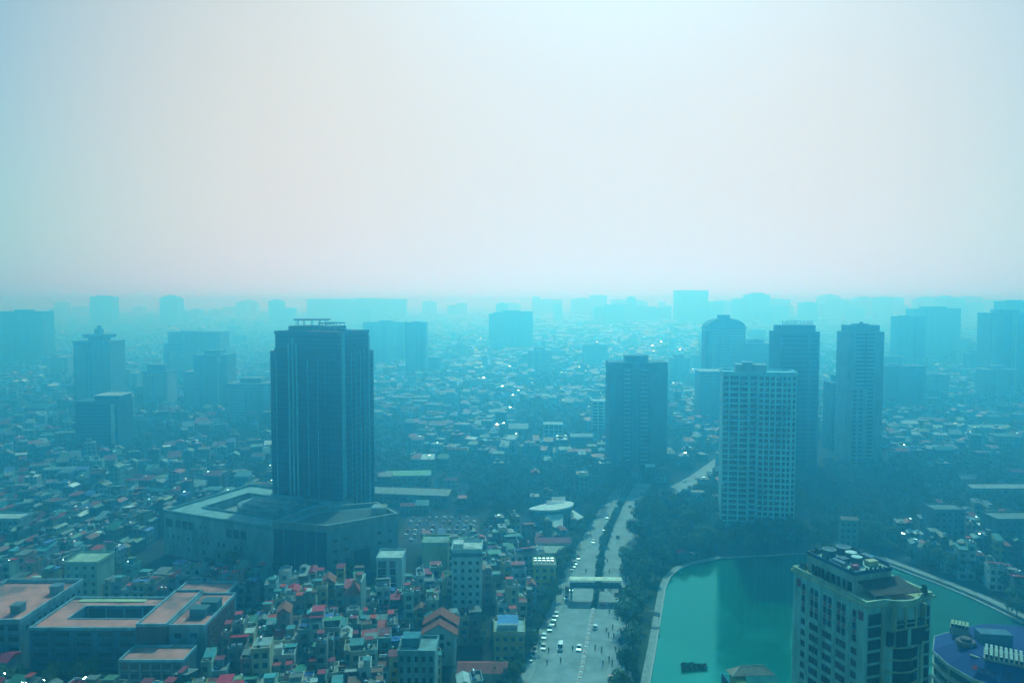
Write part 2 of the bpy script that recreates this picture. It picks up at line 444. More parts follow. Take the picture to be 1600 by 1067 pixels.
# ------------------------------------------------------------ dark glass office tower and its podium
def office_tower():
    t = thing('office_tower', 'tall dark blue glass office tower with pale vertical fins rising from podium', 'office tower', (-90, 410, 0), R(-21))
    W, D, H = 48.0, 30.0, 104.0
    b = MB(); b.box(-W, 0, 0, D, 0, H - 1.6)
    b.prism([(-W + 1.6, 1.6), (-1.6, 1.6), (-1.6, D - 1.6), (-W + 1.6, D - 1.6)], H - 1.6, H, 0)
    part('glass_core', b, 'curtain_glass', t)
    b = MB(); b.box(-16.0, -0.9, -0.8, 0.5, 10, H - 6)
    part('projecting_bay', b, 'curtain_glass', t)
    b = MB(); b.box(-W + 4, -3.5, -0.5, D + 0.5, 98, 112.6); part('crown_block', b, 'curtain_glass', t)
    for k in range(30):
        z = 14 + k * 3.0
        b = MB(); b.box(-W - 0.10, -16.1, -0.12, D + 0.12, z, z + 0.55); b.box(-16.09, 0.10, -0.92, D + 0.12, z + 0.002, z + 0.552)
        part('floor_band', b, 'curtain_band', t)
    for k in range(4):
        z = 104.6 + k * 2.2
        b = MB(); b.box(-W + 3.9, -3.4, -0.6, D + 0.6, z, z + 0.5); part('crown_band', b, 'curtain_band', t)
    for x in (-35.2, -32.6, -30.0):
        b = MB(); b.box(x - 0.55, x + 0.55, -0.75, 0.2, 12, 110 if x == -32.6 else 107); part('vertical_fin', b, 'metal_fin', t)
    for x in (-44.0, -23.0, -16.6):
        b = MB(); b.box(x - 0.22, x + 0.22, -0.35, 0.2, 12, 101); part('vertical_fin', b, 'metal_fin', t)
    b = MB(); b.box(-0.85, 0.35, -0.95, 0.85, 10, 113); part('corner_fin', b, 'metal_fin', t)
    for y, w in ((6.5, 0.25), (11.0, 0.25), (15.5, 0.3), (20.0, 0.25), (24.6, 0.6)):
        b = MB(); b.box(-0.2, 0.5, y - w, y + w, 12, 103 if y < 24 else 111); part('vertical_fin', b, 'metal_fin', t)
    for k in range(15):
        x = -W + 1.4 + k * 3.05
        if any(abs(x - q) < 1.2 for q in (-35.2, -32.6, -30.0, -16.6, -44, -23)): continue
        b = MB(); yy = -0.16 if x < -16.2 else -0.97
        b.box(x - 0.09, x + 0.09, yy, 0.0, 14, 98); part('mullion', b, 'curtain_band', t)
    b = MB(); o = rect(-W + 3.6, -3.1, -0.9, D + 0.9); b.ring(o, inset(o, 0.6), 112.0, 113.6); part('parapet', b, 'curtain_band', t)
    # rooftop: plant room, round landing deck on posts, open steel frame
    b = MB(); b.box(-40, -14, 6, 24, 113.8, 116.2); part('plant_room', b, 'concrete', t)
    b = MB()
    poly = [(-30 + 10.5 * math.cos(a), 14 + 9.5 * math.sin(a)) for a in [2 * math.pi * k / 24 for k in range(24)]]
    b.prism(poly, 119.4, 120.1); d = part('landing_deck', b, 'concrete', t)
    for k in range(12):
        a = 2 * math.pi * k / 12; b = MB(); x, y = -30 + 9 * math.cos(a), 14 + 8 * math.sin(a)
        b.tube((x, y, 116.1), (x, y, 119.5), 0.18, n=6); part('deck_post', b, 'metal_fin', d)
    fr = MB()
    for x in (-20, -17.5, -15, -12.5, -10):
        fr.box(x - 0.12, x + 0.12, 6, 6.25, 113.7, 118.2); fr.box(x - 0.12, x + 0.12, 16, 16.25, 113.7, 118.2)
    fr.box(-20.2, -9.8, 5.9, 6.35, 117.6, 118.3); fr.box(-20.2, -9.8, 15.9, 16.35, 117.6, 118.3); fr.box(-20.2, -9.8, 5.92, 6.33, 115.5, 115.8)
    for x in (-20.1, -10.2): fr.box(x, x + 0.3, 6.3, 15.95, 117.7, 118.2)
    part('steel_frame', fr, 'metal_fin', t)
office_tower()

def podium():
    C = (0.30, 0.46, 0.48)
    t = thing('podium', 'low grey green podium with courtyard roofs at foot of dark tower', 'podium', (-113, 358.3, 0), R(-25.2))
    Hh = 22.0
    b = MB(); b.box(-73, 0, 0, 14, 0, Hh); b.box(-73, -60, 14.004, 62, 0, Hh); b.box(-59.99, 0, 46, 62, 0, Hh - 0.02); b.box(-12, 0, 14.004, 45.99, 0, Hh - 0.04)
    b.box(-59.98, -12.01, 14.01, 45.98, 0, Hh - 7)
    part('wall', b, 'plaster', t, C)
    b = MB(); o = rect(-73.2, 0.2, -0.2, 62.2); b.ring(o, inset(o, 0.8), Hh - 0.3, Hh + 1.3)
    i = rect(-60.6, -11.4, 13.4, 46.6); b.ring(i, inset(i, 0.6), Hh - 0.3, Hh + 0.9)
    part('parapet', b, 'plaster', t, (0.19, 0.33, 0.35))
    poly = [(-30 + 17.5 * math.cos(a), 29 + 14 * math.sin(a)) for a in [2 * math.pi * (k + 0.5) / 8 for k in range(8)]]
    b = MB(); b.prism(poly, Hh - 7, Hh + 1.8); b.prism(poly, Hh + 1.8, Hh + 3.4, scale_top=0.8)
    rf = part('octagonal_hall', b, 'flat_roof', t, (0.34, 0.42, 0.42))
    for k in range(9):
        b = MB(); b.box(-36 + k * 1.6, -35 + k * 1.6, 26, 29, Hh + 3.4, Hh + 3.9); part('skylight', b, 'sheet_roof', rf, (0.6, 0.62, 0.6))
    b = MB(); b.box(-58, -50, 16, 44, Hh - 7, Hh - 3.5); part('roof_walkway', b, 'flat_roof', t, (0.30, 0.36, 0.36))
    for x, w in ((-69, 5.0), (-62.5, 4), (-58, 4), (-53.6, 4), (-28, 4), (-23.3, 4), (-18.6, 4)):
        window(t, (x, -0.04, 17.0), w - 0.4, 4.2, mullions=3)
    for x in (-47, -44, ):
        window(t, (x, -0.04, 17.2), 1.6, 1.8)
    for k, x in enumerate((-70, -66, -62.5, -55.5, -52, -45, -42, -35, -31.5, -24, -20)):
        window(t, (x, -0.04, 10.2), 1.5, 2.0)
        if k % 2: window(t, (x, -0.04, 5.0), 1.5, 2.0)
    # right block
    p2 = [(-113.1, 358.2), (-86, 352), (-56, 373), (-70, 394), (-100, 384)]
    u = thing('podium_hall', 'dark grey green podium wing with tall shadowed bay facing the houses', 'podium', (0, 0, 0))
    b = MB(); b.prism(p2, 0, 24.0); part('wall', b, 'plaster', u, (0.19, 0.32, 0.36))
    ip = inset(p2, 1.3); op = inset(p2, -0.15)
    b = MB(); b.ring(op, ip, 23.7, 26.0); part('parapet', b, 'plaster', u, (0.24, 0.31, 0.31))
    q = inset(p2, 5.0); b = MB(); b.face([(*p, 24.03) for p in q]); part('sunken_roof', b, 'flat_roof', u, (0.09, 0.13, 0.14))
    b = MB(); b.box(-70, -63, 377, 384, 24.0, 27.5); part('lift_house', b, 'plaster', u, (0.35, 0.36, 0.33))
    e0 = Vector((-86, 352)) - Vector((-113.1, 358.2)); L0 = e0.length  # dark panels put the shade of this face into colour
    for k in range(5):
        b = MB(); b.box(k * L0 / 5 + 0.3, (k + 1) * L0 / 5 - 0.3, -0.12, 0.1, 1.0, 22.6); part('shaded_face_panel', b, 'curtain_glass', u, loc=(-113.1, 358.2, 0), rz=math.atan2(e0.y, e0.x))
    # bay on the right wall: a deep frame with dark doors
    d = Vector((30, 21)).normalized(); nrm = Vector((d.y, -d.x)); rz = math.atan2(d.y, d.x)
    c = Vector((-86, 352)) + d * 17
    bay = obj('loading_bay', None, u, (c.x, c.y, 0), rz)
    b = MB(); b.box(-4.4, 4.4, -0.05, 0.3, 0, 12); part('bay_door', b, 'window_glass', bay)
    b = MB(); b.box(-5.2, -4.4, -0.5, 0.3, 0, 12.6); b.box(4.4, 5.2, -0.5, 0.3, 0, 12.6); b.box(-4.4, 4.4, -0.5, 0.3, 12, 12.6); part('bay_frame', b, 'plaster', bay, (0.24, 0.3, 0.3))
    for k in range(6):
        cc = Vector((-86, 352)) + d * (4 + 5.6 * k)
        if 1 < k < 4: continue
        for z in (8, 13, 18): window(u, (cc.x + nrm.x * 0.04, cc.y + nrm.y * 0.04, z), 2.0, 1.6, rz)
podium()

# ------------------------------------------------------------ white residential slab with a grid of openings
def white_tower():
    t = thing('apartment_tower', 'pale slab tower with dense grid of dark square windows behind the lake', 'apartment tower', (117.6, 427.0, 0), R(-11.0)); t.scale = (0.93, 1, 1)
    C = (0.44, 0.80, 0.86)
    FH, NF = 3.16, 28
    H = FH * NF + 1.4
    b = MB(); b.box(0, 15.4, 0.6, 20, 0, H); b.box(15.4, 20.6, 2.4, 20, 0, H - 0.02); b.box(20.6, 39.6, 0.6, 20, 0, H - 0.01); b.box(39.6, 42.6, 1.6, 20, 0, H - 0.03)
    part('wall', b, 'plaster', t, C)
    cells = [(0.7, 3.5), (4.5, 9.2), (10.2, 14.6), (16.2, 19.8), (21.4, 23.6), (24.6, 26.8), (27.8, 30.0), (31.0, 33.8), (34.8, 36.6), (37.4, 39.0), (40.3, 42.0)]
    def fy(x): return 2.4 if 15.4 < x < 20.6 else (1.6 if x > 39.6 else 0.6)
    edges = [0.0] + [c for cc in zip([c[1] for c in cells[:-1]], [c[0] for c in cells[1:]]) for c in cc] + [42.6]
    for k, (a, bb) in enumerate([(0, 0.7)] + list(zip([c[1] for c in cells], [c[0] for c in cells[1:]] + [42.6]))):
        m = (a + bb) / 2; y = min(fy(a + 0.05), fy(bb - 0.05))
        q = MB(); q.box(a, bb, y - 0.55, y + 0.3, 0, H - 0.3); part('pier', q, 'plaster', t, C)
    for f in range(NF + 1):
        z = f * FH
        q = MB()
        for x0, x1, y in ((0.005, 15.4, 0.6), (15.41, 20.59, 2.4), (20.6, 39.6, 0.6), (39.61, 42.595, 1.6)):
            q.box(x0, x1, y - 0.62, y + 0.2, z - 0.05, z + 0.95)
        part('floor_band', q, 'plaster', t, C)
    pane = {}
    rng = random.Random(4)
    for f in range(1, NF):
        for (a, bb) in cells:
            w = round(bb - a, 1)
            v = rng.choice((0, 0, 0, 1, 2))
            if (w, v) not in pane:
                q = MB(); q.box(-w/2, w/2, -0.05, 0.1, 0, 2.1)
                n = 2 if w > 2.5 else 1
                for k in range(n): q.box(-w/2 + w*(k+1)/(n+1) - 0.06, -w/2 + w*(k+1)/(n+1) + 0.06, -0.10, 0.1, 0.002, 2.098, 1)
                q.box(-w/2, w/2, -0.30, -0.24, 0, 0.75 if w > 3 else 0.4, 1)
                if v == 1: q.box(-w/2 + 0.05, w * 0.1, -0.09, 0.05, 0.9, 2.05, 2)
                if v == 2: q.box(w/2 - 0.85, w/2 - 0.1, -0.55, -0.1, 0.1, 0.65, 2)
                pane[(w, v)] = q.mesh('window', ['window_glass', 'window_frame', 'kerb_stone'])
            obj('window', pane[(w, v)], t, ((a + bb) / 2, fy((a + bb) / 2), f * FH + 0.98))
    b = MB(); b.box(8, 26, 5, 16, H - 0.05, H + 4.6); r = part('plant_room', b, 'plaster', t, (0.34, 0.42, 0.42))
    b = MB(); b.box(12, 18, 6, 12, H + 4.6, H + 6.0); part('lift_house', b, 'plaster', r, (0.4, 0.46, 0.46))
    b = MB(); o = rect(-0.2, 42.8, 0.0, 20.2); b.ring(o, inset(o, 0.4), H - 0.2, H + 1.1); part('parapet', b, 'plaster', t, C)
    b = MB(); b.box(-6, 48, -6, 22, 0, 5.5); part('entrance_block', b, 'plaster', t, (0.35, 0.38, 0.36))
white_tower()

# ------------------------------------------------------------ hotel on the lake shore
def hotel():
    t = thing('hotel', 'cream hotel with bowed dark glass front and brown roof terrace by lake', 'hotel', (90.1, 191.2, 0), R(18.4))
    C = (0.52, 0.72, 0.63); H = 52.4
    bow = [(5.4, 0.0)] + [(5.4 + 12.0 * k / 10, -2.6 * math.sin(math.pi * k / 10) ** 0.8 if 0 < k < 10 else 0.0) for k in range(1, 10)] + [(17.4, 0.0)]
    outline = [(0, 0)] + bow + [(21.0, 0), (21.0, 28), (0, 28)]
    b = MB(); b.prism(outline, 0, H); part('wall', b, 'plaster', t, C)
    b = MB(); oo = [(x + (-.6 if x < 1 else .6 if x > 19 else 0), y + (-.6 if y < 1 else .6)) for x, y in outline]
    b.prism(oo, H, H + 0.7); part('cornice', b, 'plaster', t, (0.66, 0.62, 0.38))
    b = MB(); o2 = [(x + (-.25 if x < 1 else .25 if x > 19 else 0), y + (-.25 if y < 1 else .25)) for x, y in outline]
    ii = [(x + (.35 if x < 1 else -.35 if x > 19 else 0), y + (.35 if y < 1 else -.35)) for x, y in outline]
    b.ring(o2, ii, H + 0.7, H + 1.5); part('terrace_parapet', b, 'plaster', t, (0.60, 0.60, 0.42))
    # left wall (x = 0): facing -X, so windows turn by -90 degrees
    L = R(-90)
    def lw(y, z, w, h, mull=1): return window(t, (-0.04, y, z), w, h, L, mull)
    ups = (49.3, 46.1, 42.9)
    pairs = ((20.1, 18.3), (14.9, 13.1), (9.7, 7.9))
    for z in ups:
        for a, bb in pairs: lw(a, z, 1.15, 1.75, 0); lw(bb, z, 1.15, 1.75, 0)
        lw(23.6, z, 1.15, 1.75, 0); lw(4.1, z, 1.15, 1.75, 0)
    q = MB(); q.box(-0.10, 0.05, -0.45, 0.45, -0.45, 0.45); sp = q.mesh('red_spandrel', 'paint')
    for z in (47.7, 44.5):
        for y in (23.6, 20.1, 18.3, 14.9, 13.1, 9.7, 7.9, 4.1): obj('red_spandrel', sp, t, (-0.01, y, z), 0, (0.42, 0.13, 0.11))
    q = MB(); q.box(-0.14, 0.05, -0.8, 0.8, -1.1, 1.1); pl = q.mesh('red_plaque', 'paint')
    for y in (25.6, 1.9): obj('red_plaque', pl, t, (-0.01, y, 49.6 if y < 10 else 49.8), 0, (0.30, 0.05, 0.06))
    z = 39.4
    while z > 6:
        for a, bb in pairs: lw((a + bb) / 2, z, 3.3, 1.75, 2)
        lw(23.6, z, 1.5, 1.6); lw(4.1, z, 1.7, 1.6)
        z -= 3.15
    for y in (26.8, 22.2, 16.6, 11.4, 6.1, 0.2):
        b = MB(); b.box(-0.22, 0.1, y - 0.22, y + 0.22, 0, H - 0.2); part('pilaster', b, 'plaster', t, C)
    # front (y = 0): side bays with stacked windows
    z = 49.0
    k = 0
    while z > 6:
        window(t, (2.5, -0.04, z), 3.9, 2.9 if k == 0 else 2.5, 0, 1)
        window(t, (19.4, -0.04, z), 2.1, 2.9 if k == 0 else 2.5, 0, 0)
        z -= 3.3; k += 1
    for x in (4.95, 17.65):
        b = MB(); b.box(x - 0.45, x + 0.45, -0.9, 0.2, 0, H - 0.1); part('pilaster', b, 'plaster', t, (0.60, 0.60, 0.40))
    # bow: dark glass panes between bands, three panels with lintels at the top
    def bowpt(s): return Vector((5.6 + 11.6 * s, -2.6 * math.sin(math.pi * s) ** 0.8 - 0.05 if 0 < s < 1 else 0.0))
    for row in range(13):
        z0, z1 = (38.6 - row * 3.2, 41.4 - row * 3.2)
        if z0 < 3: break
        for k in range(6):
            a, c = bowpt(k / 6), bowpt((k + 1) / 6)
            q = MB(); q.face([(a.x, a.y - 0.05, z0), (c.x, c.y - 0.05, z0), (c.x, c.y - 0.05, z1), (a.x, a.y - 0.05, z1)]); q.face([(a.x, a.y - 0.06, z0), (a.x, a.y - 0.06, z1), (c.x, c.y - 0.06, z1), (c.x, c.y - 0.06, z0)])
            part('bow_pane', q, 'window_glass', t)
        bp = [bowpt(s / 12) for s in range(13)]
        q = MB(); pa = [(p.x, p.y - 0.28) for p in bp]; pb = [(p.x, p.y + 0.3) for p in bp]
        strip(pa, pb, z1, z1 + 0.35, q); part('bow_band', q, 'plaster', t, (0.62, 0.60, 0.36))
    # recessed balcony behind the bow at the top floors
    q = MB(); q.box(7.4, 15.6, -2.55, -2.3, 42.0, 46.3); part('balcony_glass', q, 'window_glass', t)
    for x in (6.2, 16.6): 
        q = MB(); q.box(x - 0.75, x + 0.75, -1.9, -1.0, 42.2, 45.8); part('bow_pane', q, 'window_glass', t)
    for x in (8.2, 11.5, 14.8):
        q = MB(); q.box(x - 1.1, x + 1.1, -2.95, -2.4, 47.2, 47.7); q.box(x - 1.1, x + 1.1, -2.95, -2.4, 48.3, 48.8); part('dark_lintel', q, 'window_glass', t)
    for x in (6.6, 9.8, 13.2, 16.3):
        q = MB(); q.box(x - 0.22, x + 0.22, -2.95, -1.5, 46.4, H); part('top_pier', q, 'plaster', t, (0.62, 0.60, 0.36))
    q = MB(); q.box(5.5, 17.3, -2.75, -2.0, 46.35, 46.75); part('bow_band', q, 'plaster', t, (0.60, 0.60, 0.42))
    # penthouse storey
    ph = obj('penthouse', None, t, (0, 0, 0))
    po = [(2.2, 7.0), (14.6, 7.0), (16.5, 9.5), (16.5, 25), (2.2, 25)]
    b = MB(); b.prism(po, H + 0.7, H + 5.6); part('penthouse_wall', b, 'plaster', ph, (0.52, 0.60, 0.50))
    for k in range(8):
        window(ph, (2.16, 8.4 + k * 2.0, H + 2.3), 1.0 if k % 3 else 1.5, 2.4, L, 0)
    b = MB(); b.ring(inset(po, -0.2), inset(po, 0.25), H + 5.6, H + 6.6); part('roof_railing', b, 'paint', ph, (0.08, 0.15, 0.24))
    rng = random.Random(2)
    for k in range(46):
        e = rng.random(); x, y = rng.choice([(2.4, 7.3 + e * 17.5), (2.5 + e * 12, 7.2), (16.2, 9.6 + e * 15), (2.6 + e * 13, 24.7)])
        b = MB(); s = rng.uniform(0.18, 0.4); b.tube((x, y, H + 6.3), (x + rng.uniform(-.1, .1), y, H + 6.9 + rng.uniform(0, 0.7)), s, s * 0.5, 6); part('roof_planter', b, 'leaves', ph)
    # brown sloping terrace roof in front of the penthouse
    b = MB()
    b.face([(3.4, 6.95, H + 4.0), (3.4, 0.9, H + 2.2), (16.8, -0.6, H + 2.2), (16.8, 6.95, H + 4.0)][::-1])
    b.face([(3.4, 6.95, H + 3.8), (3.4, 0.9, H + 2.0), (16.8, -0.6, H + 2.0), (16.8, 6.95, H + 3.8)])
    b.face([(3.4, 0.9, H + 2.0), (16.8, -0.6, H + 2.0), (16.8, -0.6, H + 2.2), (3.4, 0.9, H + 2.2)])
    b.face([(16.8, -0.6, H + 2.0), (16.8, 6.95, H + 3.8), (16.8, 6.95, H + 4.0), (16.8, -0.6, H + 2.2)])
    b.face([(3.4, 6.95, H + 3.8), (3.4, 0.9, H + 2.0), (3.4, 0.9, H + 2.2), (3.4, 6.95, H + 4.0)])
    can = part('terrace_canopy', b, 'tile_roof', t, (0.13, 0.085, 0.07))
    for x, y in ((3.6, 1.2), (8, 0.6), (12.4, 0.2), (16.5, -0.3)):
        b = MB(); b.tube((x, y, H + 0.7), (x, y, H + 2.1), 0.1, n=6); part('canopy_post', b, 'metal_fin', can)
    # round tanks and cooling towers on top
    for k, (x, y, r, c) in enumerate(((9.5, 14.0, 1.5, (0.62, 0.66, 0.62)), (10.8, 17.6, 1.6, (0.72, 0.74, 0.70)), (7.0, 21.8, 1.9, (0.28, 0.36, 0.38)), (12.2, 22.2, 2.0, (0.24, 0.32, 0.35)))):
        tk = obj('roof_tank', None, ph, (x, y, H + 5.6))
        b = MB(); b.tube((0, 0, 0), (0, 0, 1.9), r, r, 20); part('tank_body', b, 'paint', tk, (0.10, 0.17, 0.22))
        b = MB()
        if k < 2: b.tube((0, 0, 1.9), (0, 0, 2.1), r * 1.02, r * 0.95, 20)
        else:
            for s in range(20):
                a0, a1 = 2*math.pi*s/20, 2*math.pi*(s+1)/20
                b.face([(r*math.cos(a0), r*math.sin(a0), 2.1), (r*math.cos(a1), r*math.sin(a1), 2.1), (r*.8*math.cos(a1), r*.8*math.sin(a1), 2.1), (r*.8*math.cos(a0), r*.8*math.sin(a0), 2.1)])
        part('tank_lid', b, 'paint', tk, c)
    for x, y, sx, sy, h, c in ((12.8, 12.2, 1.5, 1.0, 1.3, (0.6, 0.5, 0.3)), (6.2, 11.0, 0.9, 0.7, 1.1, (0.5, 0.1, 0.16)), (4.4, 15.0, 0.7, 2.2, 1.2, (0.16, 0.22, 0.26)), (14.6, 15.5, 1.0, 2.0, 1.5, (0.12, 0.2, 0.27)), (6.8, 16.0, 1.2, 1.2, 1.4, (0.12, 0.16, 0.2))):
        b = MB(); b.box(x - sx, x + sx, y - sy, y + sy, H + 5.6, H + 5.6 + h); part('roof_plant', b, 'paint', ph, c)
    # potted conifers at the corners of the terrace
    for k, (x, y) in enumerate(((1.0, 26.0), (1.1, 24.6), (19.3, 1.0), (18.8, -0.1), (1.2, 20.3), (1.2, 16.0))):
        b = MB(); b.tube((x, y, H + 0.7), (x, y, H + 1.3), 0.35, 0.4, 8, 1)
        for s in range(40):
            zz = H + 1.2 + 2.2 * s / 40; r = 0.65 * (1 - s / 44); a = s * 2.4
            p = Vector((x + r * math.cos(a), y + r * math.sin(a), zz)); u = Vector((rng.uniform(-1, 1), rng.uniform(-1, 1), rng.uniform(-1, 1))).normalized() * 0.28; v = u.orthogonal().normalized() * 0.28
            b.face([tuple(p - u - v), tuple(p + u - v), tuple(p + u + v), tuple(p - u + v)])
        part('potted_shrub', b, ['leaves', 'concrete'], t)
hotel()

# ------------------------------------------------------------ blue roofed commercial block beside the hotel
def blue_block():
    t = thing('commercial_block', 'commercial block with bright blue sloping roof band and rooftop unit rows', 'building', (0, 0, 0))
    outer = [(131.0, 233.0), (130.6, 224.0), (132.6, 215.5), (136.5, 210.2), (143.5, 206.6), (158, 203.5), (172, 201), (176, 214), (174, 246), (152, 250), (137, 243)]
    b = MB(); b.prism(outer, 0, 21.0); part('wall', b, 'plaster', t, (0.30, 0.36, 0.34))
    for z in (20.9, 17.2, 13.5, 9.8):
        op = inset(outer, -0.5); b = MB(); b.prism(op, z, z + 1.0); part('eave_band', b, 'plaster', t, (0.34, 0.42, 0.38))
    b = MB(); inner = inset(outer, 6.5)
    lo = inset(outer, -0.2)
    for k in range(len(outer)):
        j = (k + 1) % len(outer)
        b.face([(*lo[k], 21.9), (*lo[j], 21.9), (*inner[j], 26.0), (*inner[k], 26.0)])
    b.face([(*p, 26.0) for p in inner]); rf = part('blue_roof', b, 'paint', t, (0.003, 0.034, 0.19))
    # window strips under the roof, one per wall section and storey
    for k in (0, 1, 2, 3, 4, 5):
        a, c = Vector(outer[k]), Vector(outer[k + 1]); d = (c - a); L = d.length; d.normalize(); n = Vector((d.y, -d.x)); rz = math.atan2(d.y, d.x)
        m = (a + c) / 2 + n * 0.05
        for z in (19.6, 15.9, 12.2): window(t, (m.x, m.y, z), L - 1.2, 1.9, rz, max(1, int(L / 2)))
    # rows of rooftop units
    q = MB(); q.box(-0.32, 0.32, -0.34, 0.34, 0, 1.0, 1); q.box(-0.36, 0.36, -0.40, 0.40, 1.0, 1.16, 0)
    um = q.mesh('cooling_unit', ['paint', 'window_glass'])
    b = MB(); b.box(-5.0, 5.0, -4.2, 4.2, 0, 0.7); pl = part('unit_platform', b, 'concrete', t, loc=(143.5, 219.0, 26.0), rz=R(-32))
    for i in range(8):
        for j in range(6): obj('cooling_unit', um, pl, (-4.3 + i * 1.22, -3.5 + j * 1.4, 0.7), 0, (0.62, 0.72, 0.64))
    b = MB(); b.box(-2.6, 2.6, -2.0, 2.0, 0, 2.2); pl = part('unit_platform', b, 'concrete', t, loc=(140.5, 236.0, 26.0), rz=R(-32))
    for i in range(5):
        for j in range(3): obj('cooling_unit', um, pl, (-2.0 + i * 1.0, -1.3 + j * 1.3, 2.2), 0, (0.66, 0.66, 0.42))
    b = MB(); b.box(-4.5, 4.5, -2.2, 2.2, 0, 3.4); part('stair_house', b, 'plaster', t, (0.10, 0.20, 0.28), loc=(147.0, 229.5, 26.0), rz=R(-8))
    b = MB()
    for k, (r, z0, z1) in enumerate(((2.4, 0, 1.2), (2.9, 1.2, 1.9), (1.6, 1.9, 2.8))): b.tube((0, 0, z0), (0, 0, z1), r, r * 0.9, 16)
    part('round_vent', b, 'paint', t, (0.16, 0.11, 0.12), loc=(138.0, 228.5, 25.2))
    b = MB(); b.box(-1.2, 1.2, -2.6, 2.6, 0, 0.7); part('roof_hatch', b, 'paint', t, (0.5, 0.32, 0.24), loc=(151.5, 233.0, 26.0), rz=R(20))
    b = MB(); b.box(-0.3, 0.3, -2.8, 2.8, 0, 0.4); part('roof_pipe', b, 'paint', t, (0.5, 0.5, 0.42), loc=(137.6, 220.4, 25.2), rz=R(38))
    # lettering along the blue band
    def letters(text, loc, rz, size, tilt, color):
        cu = bpy.data.curves.new('roof_letters', 'FONT'); cu.body = text; cu.size = size; cu.extrude = 0.15; cu.align_x = 'LEFT'
        tmp = bpy.data.objects.new('roof_letters', cu)
        COL.objects.link(tmp); bpy.context.view_layer.update()
        me = bpy.data.meshes.new_from_object(tmp.evaluated_get(bpy.context.evaluated_depsgraph_get()))
        bpy.data.objects.remove(tmp)
        me.materials.clear(); me.materials.append(MATS['paint'])
        o = obj('roof_letters', me, rf, loc, 0, color); o.rotation_euler = (tilt, 0, rz)
        return o
    letters('JISOT', (134.1, 216.2, 23.75), R(-53.6), 1.9, R(31.5), (0.006, 0.012, 0.05))
    letters('K', (142.7, 209.6, 23.8), R(-27.2), 2.3, R(31.5), (0.006, 0.012, 0.05))
    b = MB(); b.box(-1.4, -0.2, 0.0, 1.3, 0.0, 0.3); part('red_sign_square', b, 'paint', rf, (0.40, 0.03, 0.05), loc=(134.1, 216.2, 23.75)).rotation_euler = (R(31.5), 0, R(-53.6))
    b = MB()
    for s in range(24):
        a0, a1 = 2*math.pi*s/24, 2*math.pi*(s+1)/24
        b.face([(1.4*math.cos(a0), 1.4*math.sin(a0), 0.2), (1.4*math.cos(a1), 1.4*math.sin(a1), 0.2), (1.05*math.cos(a1), 1.05*math.sin(a1), 0.2), (1.05*math.cos(a0), 1.05*math.sin(a0), 0.2)])
    b.box(-0.55, -0.3, -0.6, 0.6, 0, 0.2); b.box(0.3, 0.55, -0.6, 0.6, 0, 0.2); b.box(-0.3, 0.3, -0.15, 0.1, 0, 0.2); b.box(-0.3, 0.3, 0.4, 0.6, 0, 0.2)
    part('round_emblem', b, 'paint', rf, (0.006, 0.012, 0.05), loc=(140.4, 211.8, 24.25)).rotation_euler = (R(31.5), 0, R(-27.2))
blue_block()

